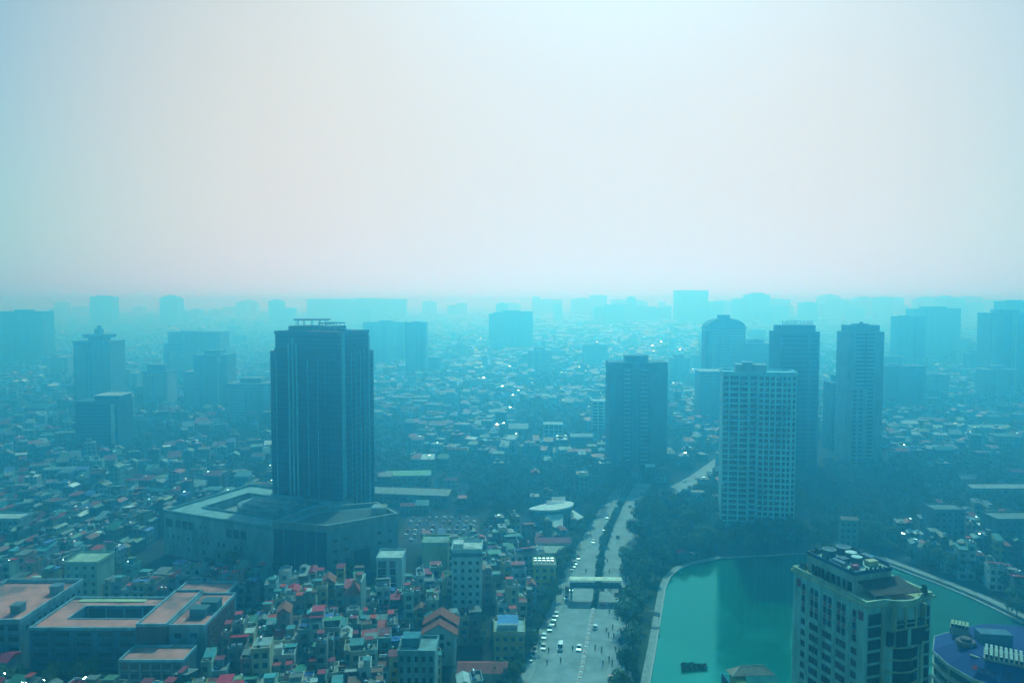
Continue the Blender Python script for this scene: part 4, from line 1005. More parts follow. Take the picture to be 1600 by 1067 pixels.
FAR_K = 1.6
def tower(name, label, x0, x1, y, d, h, col, crown='flat', mat='far_facade', rz=0.0, base_y=None, ccol=None, sections=()):
    if y >= 2200: x0, x1, y, d, h = x0 * FAR_K, x1 * FAR_K, y * FAR_K, d * FAR_K, min(188.0, CAM_H + (h - CAM_H) * FAR_K) if h > CAM_H else max(30.0, CAM_H + (h - CAM_H) * FAR_K)
    t = thing(name, label, 'tower', (x0, y, 0), rz, None); w = x1 - x0
    ccol = ccol or tuple(c * 0.8 for c in col)
    b = MB(); b.box(0, w, 0, d, 0, h)
    part('body', b, mat, t, col)
    for (a, bb, hh, dy, c) in sections:
        q = MB(); q.box(a * w, bb * w, -dy, d * 0.7, 0, hh * h); part('wing', q, mat, t, c or col)
    if y < 2300:
        rr = random.Random(int(x0 * 7 + y)); nr_ = max(3, int(w / 9))
        for k in range(nr_):
            if rr.random() < 0.25: continue
            a = (k + rr.uniform(0.1, 0.4)) * w / nr_; ww = rr.uniform(1.2, w / nr_ * 0.5); kk = rr.uniform(0.6, 1.35)
            q = MB(); q.box(a, min(w, a + ww), -1.6, 0.5, 0, h * rr.choice((1.0, 0.97, 0.94, 0.9)) - 0.1); part('bay', q, mat, t, tuple(min(0.7, c * kk) for c in col))
    q = MB(); q.box(-0.6, w + 0.6, -2.0, d + 0.6, h, h + 1.2); part('roof', q, 'plaster', t, ccol)
    if crown == 'flat' and y < 2300:
        rr = random.Random(int(x0)); a = rr.uniform(0.1, 0.5) * w; q = MB(); q.box(a, a + w * 0.3, d * .2, d * .7, h + 1.2, h + rr.uniform(2.5, 5)); part('plant_room', q, 'plaster', t, ccol)
    if crown == 'box':
        q = MB(); q.box(w * .25, w * .75, d * .2, d * .8, h + 1.2, h + 6); part('plant_room', q, 'plaster', t, ccol)
    elif crown == 'steps':
        q = MB(); q.box(w * .1, w * .9, d * .1, d * .9, h + 1.2, h + 5); q.box(w * .3, w * .7, d * .25, d * .75, h + 5, h + 10); part('stepped_crown', q, 'plaster', t, ccol)
    elif crown == 'arch':
        q = MB()
        prof = [(w * (.5 - .5 * math.cos(math.pi * k / 12)), h + 1.2 + 0.24 * w * math.sin(math.pi * k / 12)) for k in range(13)]
        for k in range(12):
            (a, za), (c, zc) = prof[k], prof[k + 1]
            q.face([(a, 0, za), (c, 0, zc), (c, d, zc), (a, d, za)])
        q.face([(x, 0, z) for x, z in prof][::-1]); q.face([(x, d, z) for x, z in prof]); part('arched_crown', q, 'plaster', t, ccol)
        q = MB(); zt = h + 1.0 + 0.24 * w; q.box(w * .36, w * .64, d * .3, d * .7, zt - 3, min(191, zt + 4)); part('plant_room', q, 'plaster', t, ccol)
    elif crown == 'disc':
        q = MB()
        for z0, z1, r in ((1.2, 4.5, .28), (4.5, 7.5, .40), (7.5, 9.0, .43), (9.0, 15, .12), (15, 19, .06)):
            q.tube((w/2, d/2, h + z0), (w/2, d/2, h + z1), w * r, w * r * (1.1 if r == .40 else 1), 20)
        part('disc_crown', q, 'plaster', t, ccol)
    elif crown == 'mast':
        q = MB(); q.box(w * .3, w * .7, d * .3, d * .7, h + 1.2, h + 6); q.tube((w*.5, d/2, h + 6), (w*.5, d/2, min(191, h + 26)), 0.9, .3, 6); part('mast', q, 'plaster', t, ccol)
    elif crown == 'spire':
        q = MB(); zz = min(h, 172); q.box(w * .2, w * .8, d * .2, d * .8, zz + 1.2, zz + 10); q.tube((w/2, d/2, zz + 10), (w/2, d/2, zz + 20), 2.5, .6, 6); part('spire', q, 'plaster', t, ccol)
    return t
G1, G2, G3, G4 = (0.34, 0.44, 0.46), (0.22, 0.32, 0.35), (0.14, 0.24, 0.28), (0.46, 0.54, 0.54)
tower('arch_tower', 'pale tower with arched dark crown rising behind the pale slab', 229, 274, 900, 26, 98, G4, 'arch', 'far_facade_fine', sections=((0.1, 0.42, 0.93, 1.5, (0.5, 0.6, 0.6)), (0.6, 0.9, 0.93, 1.5, (0.5, 0.6, 0.6)), (-.04, .06, .97, 0.5, G3)), ccol=G3)
tower('step_block', 'stepped pale block next to the arch crowned tower', 276, 318, 930, 30, 78, G4, 'box', 'far_facade_fine', sections=((0.5, 1.3, 0.88, 2, G1),))
tower('wide_podium_block', 'wide low blue grey block with white roof edge below arch tower', 197, 268, 800, 24, 56, G2, 'flat', 'far_facade', ccol=(0.55, 0.6, 0.6))
tower('far_slab_left', 'broad featureless slab at far left edge of the skyline', -1010, -918, 1500, 40, 109, G3, 'flat')
tower('disc_tower', 'tower topped by a stacked disc crown at left', -515, -472.5, 900, 36, 82, G2, 'disc', 'far_facade_fine', sections=((0.05, 0.4, 0.97, 1.2, G1), (0.55, 0.95, 0.97, 1.2, G1)), ccol=G2)
tower('squat_dark_tower', 'squat block with dark cap between the disc tower and twin slabs', -437, -408, 905, 26, 46, G4, 'box', 'far_facade_fine', ccol=G3, sections=((0.15, 0.9, 1.2, -2, G3),))
tower('twin_slab', 'tall pale double slab behind the left cluster of towers', -538, -457, 1200, 40, 81, G1, 'flat', sections=((-.08, .3, 0.8, 2, G3), (.05, .6, 0.66, 6, G4)))
tower('capped_tower', 'tower with dark raised cap and pale side strip near dark tower', -374, -335, 900, 30, 66, G2, 'box', 'far_facade_fine', sections=((0.7, 0.8, 1.0, 1.5, G4), (-.3, .15, .72, 2, G1)), ccol=G3)
tower('grey_flats', 'broad grey flats directly left of the dark glass tower', -298, -253, 800, 30, 43, G2, 'box', 'far_facade_fine', sections=((0.0, 0.4, 0.9, 2, G1),))
tower('lone_far_tower', 'lone slim tower on horizon above the twin slab', -1095, -1056, 2500, 40, 97, G2, 'flat')
tower('long_far_slab', 'very long pale slab on horizon just right of dark tower crown', -800, -417, 3000, 60, 138, G1, 'flat', sections=((0.5, 0.75, 1.04, 2, G1),))
tower('mid_slab', 'pale ribbed slab right of the dark glass tower', -291, -209, 1500, 40, 88, G1, 'flat', sections=((0.1, 0.3, 1.02, 2, G1), (0.6, 0.8, 1.03, 2, G4)))
tower('mid_slab_dark', 'darker narrow tower touching the pale ribbed slab', -181, -146, 1300, 30, 93, G3, 'flat', sections=((0.1, 0.5, 0.97, 2, G2),))
tower('stepped_centre_tower', 'stepped tower alone at the centre of the skyline', -60, 54, 2000, 50, 96, G2, 'steps', sections=((0.0, 0.45, 1.0, 4, G2), (0.55, 1.0, 1.08, 3, G2)))
tower('white_mid_flats', 'white ribbed flats below the stepped centre tower', 27, 66, 1300, 26, 46, (0.6, 0.68, 0.68), 'box', 'far_facade_fine')
tower('faint_pair', 'faint pair of low towers left of the stepped centre tower', -256, -198, 2500, 40, 68, G2, 'flat')
tower('faint_mid_slab', 'faint slab right of the stepped centre tower', 196, 288, 2300, 50, 46, G2, 'box')
tower('cluster_slab', 'broad far slab with raised pale top left of tallest block', 368, 580, 2800, 60, 106, G2, 'box', sections=((0.0, 0.55, 1.12, 3, G1),))
tower('tall_far_block', 'tallest square block on the far skyline', 558, 664, 2600, 60, 166, G2, 'flat')
tower('cluster_dark_tower', 'small darker tower in front of the broad far slab', 448, 500, 2200, 40, 62, G3, 'flat')
tower('spire_tower', 'far rounded tower with small spire right of tallest block', 800, 872, 2600, 60, 152, G2, 'spire')
tower('round_far_tower', 'far tower with rounded top between the two right towers', 1300, 1410, 3200, 60, 112, G2, 'arch')
tower('right_pair_near', 'dark near half of the paired slabs at right', 658, 700, 1300, 34, 103, G3, 'flat')
tower('right_pair_far', 'paler far half of the paired slabs at right', 840, 934, 1600, 40, 113, G2, 'box', sections=((0.55, 1.0, 1.02, 2, G2),))
tower('right_edge_tower', 'ribbed tower at the right edge of the picture', 687, 745, 1100, 34, 112, G1, 'box', sections=((0.3, 0.5, 1.05, 2, G3), (0.7, 1.0, 1.0, 2, G3)))
tower('right_edge_back_tower', 'taller plain tower behind the ribbed right edge tower', 965, 1040, 1500, 40, 129, G2, 'flat')
tower('low_dark_slab', 'low dark slab right of the grooved tower', 440, 487, 900, 26, 53, G3, 'flat')
rng = random.Random(21)
far_row = [(-1900, 95, 4200), (-1620, 90, 4300), (-1390, 105, 3900), (-1290, 88, 4100), (-640, 100, 3600), (-420, 118, 3600), (-320, 100, 3800), (-60, 108, 4300), (130, 116, 4100), (300, 122, 3900), (395, 138, 3900), (520, 118, 4000), (660, 112, 4200), (960, 112, 3600), (1080, 104, 3500), (1190, 120, 3600),
           (1480, 118, 3700), (1600, 106, 3600), (1730, 116, 3800), (1870, 128, 3900), (2000, 120, 3800), (2180, 132, 4100), (2330, 134, 4000), (2480, 120, 4000), (-2350, 92, 4100), (-2100, 84, 3900)]
for k in range(70):
    yy = rng.uniform(2300, 4600); far_row.append(((rng.uniform(-0.64, 0.66) if k < 46 else rng.uniform(0.05, 0.66)) * yy, rng.choice((72, 80, 88, 94, 100, 106, 112, 118, 126)) + (10 if k % 7 == 0 else 0), yy))
for k, (x, h, y) in enumerate(far_row):
    h += 18 if x > 0 else 7
    w = rng.uniform(60, 130) if k < 26 else rng.uniform(26, 62)
    t = tower('horizon_tower', 'faint hazy tower on the horizon, %s from the left of that row' % ordinal(1 + sorted(q[0] / q[2] for q in far_row).index(x / y)), x, x + w, y, 50, h, G2, rng.choice(['flat', 'box', 'box', 'steps', 'arch', 'mast']))
    t['group'] = 'faint towers along the horizon'
mid_row = [(-760, 38, 1250), (-640, 46, 1500), (-560, 30, 1050), (-130, 34, 1700), (60, 26, 1600), (140, 44, 1500), (250, 40, 1200), (320, 34, 1350), (560, 46, 1150), (520, 34, 1000), (780, 40, 1300), (880, 50, 1500), (420, 58, 1700), (560, 62, 1800), (620, 40, 1000), (-690, 34, 900), (-590, 40, 760)]
for k, (x, h, y) in enumerate(mid_row):
    w = rng.uniform(22, 55)
    t = tower('mid_rise_block', 'hazy mid rise block far behind the houses, %s from the left of its row' % ordinal(1 + sorted(q[0] / q[2] for q in mid_row).index(x / y)), x, x + w, y, 24, h, rng.choice([G1, G2, G3, G4]), rng.choice(['flat', 'box']), rng.choice(['far_facade', 'far_facade_fine']))
    t['group'] = 'hazy mid rise blocks'
# ------------------------------------------------------------ low houses
WALLS = [('cream', (0.60, 0.55, 0.40)), ('white', (0.72, 0.73, 0.70)), ('pale green', (0.40, 0.56, 0.46)), ('pale blue', (0.36, 0.52, 0.58)), ('grey', (0.30, 0.33, 0.33)), ('yellow', (0.58, 0.50, 0.18)), ('pink', (0.52, 0.32, 0.30)), ('bare concrete', (0.24, 0.25, 0.24)), ('teal', (0.16, 0.38, 0.38))]
SHEETS = [('maroon', (0.36, 0.010, 0.045)), ('crimson', (0.58, 0.012, 0.05)), ('red', (0.62, 0.04, 0.03)), ('green', (0.06, 0.26, 0.18)), ('blue', (0.03, 0.15, 0.45)), ('grey', (0.20, 0.24, 0.24)), ('pale grey', (0.52, 0.56, 0.54)), ('rust brown', (0.20, 0.09, 0.06)), ('teal', (0.06, 0.32, 0.34)), ('olive', (0.30, 0.32, 0.14))]
SHEET_W = [8, 4, 3, 6, 2.5, 8, 4, 3, 7, 1]
SCHOOL = [(-208, 246), (-104, 246), (-104, 313), (-208, 313)]
BLOCKED = [rect(-214, -104, 244, 316), ROAD_POLY, CROSS_POLY, LAKE, rect(-190, -50, 340, 455), rect(109, 168, 416, 450), rect(74, 134, 185, 252), rect(124, 180, 198, 252), rect(-2, 46, 416, 462), rect(-28, -9, 300, 322), rect(6, 23, 331, 349), rect(-62, -45, 325, 345), rect(-38, -20, 222, 242), rect(-9, 7, 267, 285), rect(-45, -27, 349, 367), rect(-293, -259, 399, 417), rect(-195, -175, 321, 341),
           rect(219, 241, 395, 413), rect(243, 273, 380, 401), rect(-35, -17, 265, 282), rect(-69, -57, 297, 310), rect(-20, 1, 246, 259), rect(7, 33, 369, 394), rect(-68, -14, 404, 462), rect(-95, -36, 480, 508), rect(-95, -54, 535, 565), rect(70, 124, 582, 618), rect(198, 244, 596, 634), rect(258, 305, 598, 684), rect(-380, -334, 650, 684), rect(402, 515, 734, 753), rect(303, 375, 501, 518),
           rect(26, 48, 678, 700), rect(76, 98, 746, 768), rect(194, 272, 796, 830), rect(-302, -250, 796, 834)]
EDGE_L, EDGE_R = offset(ROAD_L, -8.5), offset(ROAD_R, 5.5)
ROAD_WIDE = EDGE_L + EDGE_R[::-1]
BANK = EDGE_R + offset(SH, 0)[::-1][0:1] + [(70, 240)]
LAKE_WIDE = [(38, 235)] + offset(SH, -5.0) + [(146, 400), (172, 402), (194, 384), (204, 362), (212, 345), (216, 328), (219, 312), (220, 262), (210, 190), (60, 190)]
BETWEEN = offset(ROAD_R, 3)[:8] + [(110, 470), (175, 420), (150, 396)] + SH[::-1]      # park trees between avenue and lake
def blocked(x, y, m=0.0):
    if in_poly(x, y, ROAD_WIDE) or in_poly(x, y, LAKE_WIDE) or in_poly(x, y, CROSS_POLY) or in_poly(x, y, BETWEEN): return True
    for p in BLOCKED[4:] + BLOCKED[:1]:
        x0, x1 = p[0][0], p[1][0]; y0, y1 = p[0][1], p[2][1]
        if len(p) == 4 and x0 - m < x < x1 + m and y0 - m < y < y1 + m: return True
    return False
def in_view(x, y, z=0.0, m=40):
    c, s = math.cos(R(3)), math.sin(R(3)); dz = z - CAM_H
    d = y * c - dz * s
    if d < 1: return False
    px, py = 800 + 1200 * x / d, 533.5 - 1200 * (y * s + dz * c) / d
    return -m < px < 1600 + m and py < 1067 + m
from mathutils import noise as mnoise
def green(x, y):
    """How leafy a spot is: parks and tree belts vary over some hundred metres."""
    v = mnoise.noise(Vector((x / 90.0, y / 110.0, 3.1))) + 0.5 * mnoise.noise(Vector((x / 35.0, y / 40.0, 7.7)))
    if 165 < x < 420 and 240 < y < 620: v += 0.42
    if -30 < x < 110 and 400 < y < 620: v += 0.32
    if -150 < x < -20 and 470 < y < 640: v += 0.2
    if x < -40 and y < 420: v -= 0.55
    return v
plots = []
rng = random.Random(33)
def district(x0, x1, y0, y1, ang, seed):
    """Rows of narrow plots back to back with lanes between, like a tube house quarter."""
    r = random.Random(seed); ca, sa = math.cos(ang), math.sin(ang)
    cx, cy = (x0 + x1) / 2, (y0 + y1) / 2; ext = max(x1 - x0, y1 - y0) * 0.75
    v = -ext
    while v < ext:
        for side in (0, 1):
            dep = r.uniform(7.2, 10.0); u = -ext + r.uniform(0, 5)
            while u < ext:
                w = r.choice((3.3, 3.6, 4.0, 4.4, 4.8, 5.8)); d = dep * r.uniform(0.75, 1.0)
                if r.random() < 0.05: u += r.uniform(2, 6)
                uc, vc = u + w / 2, v + dep / 2
                X, Y = cx + uc * ca - vc * sa, cy + uc * sa + vc * ca
                if x0 <= X <= x1 and y0 <= Y <= y1: plots.append((X, Y, ang + (0 if side == 0 else math.pi), w - 0.12, d, side))
                u += w
            v += dep
        v += r.choice((2.4, 2.8, 3.4, 5.0))
district(-260, -104, 226, 345, R(-4), 1)
district(-104, 12, 222, 352, R(9), 2)
district(-60, 40, 345, 415, R(12), 3)
district(-340, -180, 345, 470, R(-6), 4)
district(205, 400, 262, 480, R(-14), 5)
district(-190, -40, 340, 360, R(-22), 6)
cand = []
for (X, Y, a, w, d, side) in plots:
    h = 18
    corners = [(X + sx * w * .5 * math.cos(a) - sy * d * .5 * math.sin(a), Y + sx * w * .5 * math.sin(a) + sy * d * .5 * math.cos(a)) for sx in (-1, 1) for sy in (-1, 1)]
    if any(blocked(px, py, 0.6) for px, py in corners + [(X, Y)]): continue
    if not (in_view(X, Y, 8, 10) or in_view(X, Y, 16, 10)): continue
    if green(X, Y) > 0.42: continue
    cand.append((X, Y, a, w, d, side))
cand.sort(key=lambda c: c[1] + 0.10 * abs(c[0]))
NEAR, REST = cand[:300], cand[300:]

ZONES = [(lambda x, y: x < -104 and y > 316, 'behind the courtyard school'), (lambda x, y: x < -104, 'in front of the courtyard school'), (lambda x, y: x > 190, 'across the lake at right'),
         (lambda x, y: y > 340 and x < -45, 'in front of the dark podium'), (lambda x, y: y > 330, 'near the slim white block'), (lambda x, y: x < -72 and y < 275, 'right of the school annex'),
         (lambda x, y: x < -72, 'between school and dark podium'), (lambda x, y: x < -38 and y < 275, 'left of gabled house'), (lambda x, y: x < -38, 'left of the slim white block'), (lambda x, y: y < 275, 'at bottom beside avenue'), (lambda x, y: True, 'between gabled house and avenue')]
NUM = {2: 'two', 3: 'three', 4: 'four', 5: 'five', 6: 'six'}
tank_b = MB(); tank_b.tube((-0.75, 0, 1.15), (0.75, 0, 1.15), 0.55, n=12, mi=0); tank_b.box(-0.6, -0.5, -0.45, 0.45, 0, 0.9, 1); tank_b.box(0.5, 0.6, -0.45, 0.45, 0, 0.9, 1)
TANK = tank_b.mesh('water_tank', ['steel', 'window_frame'])
tank_v = MB(); tank_v.tube((0, 0, 0.5), (0, 0, 2.0), 0.6, n=12); tank_v.tube((0, 0, 2.0), (0, 0, 2.25), 0.6, 0.15, 12); tank_v.box(-0.5, 0.5, -0.5, 0.5, 0, 0.5, 1)
TANK_V = tank_v.mesh('water_tank', ['steel', 'window_frame'])
house_rows = []
rng = random.Random(77)
for (X, Y, a, w, d, side) in NEAR:
    storeys = rng.choices((2, 3, 4, 5), (3, 6, 4, 1))[0]
    if Y < 240: storeys = min(storeys, 3)
    wall_n, wall_c = rng.choices(WALLS, (5, 5, 4, 4, 6, 2, 2, 6, 3))[0]
    k = rng.uniform(0.75, 1.1); wall_c = tuple(c * k for c in wall_c)
    h = storeys * 3.3
    kind = rng.choices(('shed', 'gable', 'flat', 'half', 'tile'), (6, 1.4, 5, 8, 0.8))[0]
    sheet_n, sheet_c = rng.choices(SHEETS, SHEET_W)[0]; k = rng.uniform(0.65, 1.1); sheet_c = tuple(c * k for c in sheet_c)
    o = tag(obj('house', None, None, (X, Y, 0), a), '', 'house', 'tube houses packed along the lanes')
    b = MB(); b.box(-w/2, w/2, -d/2, d/2, 0, h)
    part('wall', b, 'plaster', o, wall_c)
    top = h
    if kind in ('shed', 'half'):
        y0 = -d/2 - 0.3 if kind == 'shed' else rng.choice((-d/2 - 0.2, -d * 0.1))
        y1 = d/2 + 0.2 if kind == 'shed' else y0 + d * rng.uniform(0.45, 0.62)
        z0, z1 = h + rng.uniform(0.3, 2.2), 0
        z1 = z0 + (y1 - y0) * rng.choice((0.08, 0.12, 0.18, 0.24, -0.12, -0.18))
        b = MB(); p = [(-w/2 - 0.15, y0, z0), (w/2 + 0.15, y0, z0), (w/2 + 0.15, y1, z1), (-w/2 - 0.15, y1, z1)]
        b.face(p); b.face([(x, y, z - 0.08) for x, y, z in p[::-1]])
        for i in range(4): j = (i + 1) % 4; b.face([(p[i][0], p[i][1], p[i][2] - 0.08), (p[j][0], p[j][1], p[j][2] - 0.08), p[j], p[i]])
        part('sheet_roof', b, 'sheet_roof', o, sheet_c)
        b = MB()
        for sx in (-1, 1):
            for (yy, zz) in ((y0 + 0.5, z0), (y1 - 0.5, z1)): b.box(sx * (w/2 - 0.2) - 0.1, sx * (w/2 - 0.2) + 0.1, yy - 0.1, yy + 0.1, h, zz + (0.5 if (yy > 0) == (z1 > z0) and False else 0) - 0.02)
        b.box(-w/2 + 0.15, w/2 - 0.15, max(y0, -d/2) + 0.9, min(y1, d/2) - 0.3, h, min(z0, z1) - 0.02)
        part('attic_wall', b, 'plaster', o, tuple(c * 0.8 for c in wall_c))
        top = max(z0, z1)
        roof_txt = '%s sheet roof' % sheet_n if kind == 'shed' else '%s half roof' % sheet_n
    if kind == 'gable' or kind == 'tile':
        rise = w * (0.28 if kind == 'gable' else 0.42)
        col_ = sheet_c if kind == 'gable' else (0.42, 0.11, 0.06)
        b = MB(); e = w/2 + 0.25; y0, y1 = -d/2 - 0.25, d/2 + 0.25
        for s in (-1, 1):
            p = [(s * e, y0, h + 0.05), (s * e, y1, h + 0.05), (0, y1, h + rise), (0, y0, h + rise)]
            b.face(p if s > 0 else p[::-1])
        b.face([(-e, y0, h + 0.05), (e, y0, h + 0.05), (0, y0, h + rise)]); b.face([(e, y1, h + 0.05), (-e, y1, h + 0.05), (0, y1, h + rise)])
        part('gable_roof', b, 'sheet_roof' if kind == 'gable' else 'tile_roof', o, col_)
        roof_txt = '%s gable roof' % (sheet_n if kind == 'gable' else 'orange tiled'); top = h + rise
    if kind in ('flat', 'half'):
        b = MB(); q = rect(-w/2 - 0.08, w/2 + 0.08, -d/2 - 0.08, d/2 + 0.08); b.ring(q, inset(q, 0.22), h - 0.1, h + 0.95); part('parapet', b, 'plaster', o, wall_c)
        b = MB(); b.box(-w/2 + 0.2, w/2 - 0.2, -d/2 + 0.2, d/2 - 0.2, h, h + 0.06); part('terrace', b, 'flat_roof', o, (0.34, 0.33, 0.31))
        if kind == 'flat':
            b = MB(); b.box(-w/2 + 0.2, w * 0.1, d * 0.05, d * 0.4, h, h + 2.6); hut = part('stair_hut', b, 'plaster', o, tuple(c * 0.9 for c in wall_c))
            b = MB(); b.box(-w/2, w * 0.1 + 0.3, d * 0.05 - 0.3, d * 0.4 + 0.2, h + 2.6, h + 2.75); part('hut_roof', b, 'sheet_roof', hut, sheet_c)
            roof_txt = 'flat roof, %s hut' % sheet_n
    if kind == 'shed' and rng.random() < 0.6:
        s2n, s2c = rng.choices(SHEETS, SHEET_W)[0]; yy = rng.uniform(-0.1, 0.25) * d; zz = top + 0.25
        b = MB(); x0, x1 = sorted((rng.uniform(-0.5, -0.1) * w, rng.uniform(0.15, 0.52) * w)); b.box(x0, x1, yy, d/2 + 0.1, h, zz + 0.3)
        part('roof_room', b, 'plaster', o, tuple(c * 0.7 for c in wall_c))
        b = MB(); b.box(x0 - 0.15, x1 + 0.15, yy - 0.3, d/2 + 0.25, zz + 0.3, zz + 0.4); part('room_roof', b, 'sheet_roof', o, s2c)
    if kind in ('flat', 'half'):
        for q in range(rng.choice((1, 2, 3))):
            b = MB(); sx, sy = rng.uniform(0.3, 0.8), rng.uniform(0.3, 0.6); cx_, cy_ = rng.uniform(-0.3, 0.3) * w, rng.uniform(-0.38, -0.1) * d
            b.box(cx_ - sx, cx_ + sx, cy_ - sy, cy_ + sy, h + 0.06, h + rng.uniform(0.5, 1.3)); part('roof_box', b, 'plaster', o, rng.choice(((0.1, 0.14, 0.14), (0.03, 0.06, 0.03), (0.3, 0.32, 0.3), (0.04, 0.12, 0.25))))
    tanked = kind in ('flat', 'half') and rng.random() < 0.75 or rng.random() < 0.25
    if tanked:
        for q in range(rng.choice((1, 1, 2))):
            zt = h + 0.06 if kind in ('flat',) else (h + 0.06 if kind == 'half' else top)
            yy = -d * 0.3 if kind != 'half' else d * 0.36
            obj('water_tank', rng.choice((TANK, TANK, TANK_V)), o, (-w * 0.18 + q * w * 0.36, yy, zt), rng.choice((0, R(90))))
    # openings on the wall that faces the camera side of the lane
    face = -1 if side == 0 else 1
    for s in range(storeys):
        if w > 5.6: xs = (-w * 0.24, w * 0.24)
        else: xs = (rng.choice((0, -0.3, 0.3)),)
        for x in xs: obj('window', window_mesh(rng.choice((1.4, 2.0)) if w < 5.6 else 1.5, 1.7), o, (x, face * (d/2 + 0.03), s * 3.3 + 1.75), 0 if face < 0 else math.pi)
        if s > 0 and rng.random() < 0.4:
            b = MB(); y0, y1 = sorted((face * d/2, face * (d/2 + 0.9))); b.box(-w/2 + 0.1, w/2 - 0.1, y0, y1, s * 3.3 - 0.1, s * 3.3 + 0.9); part('balcony', b, 'plaster', o, tuple(min(0.75, c * 1.1) for c in wall_c))
    if rng.random() < 0.5: obj('window', window_mesh(0.9, 1.1, 0), o, (w/2 + 0.03, rng.uniform(-d * 0.2, d * 0.3), h - 1.6), R(90))
    zone = next(z for f, z in ZONES if f(X, Y))
    house_rows.append((o, '%s-storey %s house with %s' % (NUM[storeys], wall_n.replace('bare ', ''), roof_txt), zone, X / Y, Y))
by = {}
for row in house_rows: by.setdefault((row[1], row[2]), []).append(row)
for (txt, zone), rows in by.items():
    rows.sort(key=lambda q: q[3])
    for k, q in enumerate(rows):
        lab = '%s %s' % (txt, zone) + ('' if len(rows) == 1 else ', %s from left' % ordinal(k + 1))
        q[0]['label'] = lab if len(lab.replace('-', ' ').split()) <= 16 else lab.replace(' house with', ',').replace(' roof,', ',')

# ------------------------------------------------------------ the rest of the low city: beyond the houses one can pick out
V, F, C = [], [], []
tank_list = []
def add_house(x, y, a, w, d, h, wall, roof, gable):
    ca, sa = math.cos(a), math.sin(a); i = len(V)
    def P(u, v, z): V.append((x + u * ca - v * sa, y + u * sa + v * ca, z))
    for z in (0, h):
        for u, v in ((-w/2, -d/2), (w/2, -d/2), (w/2, d/2), (-w/2, d/2)): P(u, v, z)
    for k in range(4):
        j = (k + 1) % 4; F.append((i + k, i + j, i + 4 + j, i + 4 + k)); C.append((wall, 0))
    if gable == 0:
        F.append((i + 4, i + 5, i + 6, i + 7)); C.append((roof, 1))
        if random.random() < 0.5:
            j = len(V); hh = h + 2.4
            for z in (h, hh):
                for u, v in ((-w*.3, 0), (w*.1, 0), (w*.1, d*.35), (-w*.3, d*.35)): P(u, v, z)
            for k in range(4):
                q = (k + 1) % 4; F.append((j + k, j + q, j + 4 + q, j + 4 + k)); C.append((wall, 0))
            F.append((j + 4, j + 5, j + 6, j + 7)); C.append((roof, 1))
    elif gable == 1:
        r = min(w, d) * random.uniform(0.15, 0.3); j = len(V)
        e = 1.04
        for u, v in ((-w/2*e, -d/2*e), (w/2*e, -d/2*e), (w/2*e, d/2*e), (-w/2*e, d/2*e)): P(u, v, h)
        P(0 if w < d else -w/2*e, -d/2*e if w < d else 0, h + r); P(0 if w < d else w/2*e, d/2*e if w < d else 0, h + r)
        if w < d: fs = [(j, j+4, j+5, j+3), (j+1, j+2, j+5, j+4), (j, j+1, j+4), (j+2, j+3, j+5)]
        else: fs = [(j, j+1, j+5, j+4), (j+2, j+3, j+4, j+5), (j+1, j+2, j+5), (j+3, j, j+4)]
        for f in fs: F.append(f); C.append((roof, 1))
    else:
        j = len(V); s = random.choice((0.1, 0.2, 0.3, 0.36, -0.15)) * d
        for u, v, z in ((-w/2*1.03, -d/2*1.03, h + max(0, -s) + .2), (w/2*1.03, -d/2*1.03, h + max(0, -s) + .2), (w/2*1.03, d/2*1.03, h + max(0, s) + .2), (-w/2*1.03, d/2*1.03, h + max(0, s) + .2)): P(u, v, z)
        F.append((j, j+1, j+2, j+3)); C.append((roof, 1))
        F.append((i + 4, i + 5, i + 6, i + 7)); C.append((wall, 1))
random.seed(5)
def pick(p, wts=None): return random.choices(p, wts)[0][1]
def add_random(x, y, a, w, d, h):
    kk = random.uniform(0.35, 0.75); wall = tuple(c * kk * q_ for c, q_ in zip(pick(WALLS, (4, 4, 4, 4, 6, 2, 2, 6, 3)), (0.75, 1, 1)))
    gable = random.choices((0, 1, 2), (4, 3, 4))[0]
    roof = pick(SHEETS, SHEET_W) if gable or random.random() < 0.3 else random.choice(((0.16, 0.17, 0.16), (0.22, 0.23, 0.22), (0.30, 0.31, 0.30), (0.12, 0.13, 0.13)))
    roof = tuple(c_ * q_ for c_, q_ in zip(roof, (0.5, 0.65, 0.65) if y < 800 else (0.28, 0.5, 0.52)))  # red and contrast cut, more with distance: haze put into roof colour
    if random.random() < 0.04: roof = (0.72, 0.72, 0.70)
    add_house(x, y, a, w, d, h, wall, roof, gable)
    if y < 2200 and random.random() < (0.5 if y < 700 else 0.36): tank_list.append((x + random.uniform(-.2, .2) * w, y - d * 0.25, h + 0.1 + (0.2 * min(w, d) if gable else 0), random.uniform(0.7, 1.0) * (1 if y < 600 else 1 + (y - 600) / 900)))
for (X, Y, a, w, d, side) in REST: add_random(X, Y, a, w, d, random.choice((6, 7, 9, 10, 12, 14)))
tree_spots = []
y = 395.0
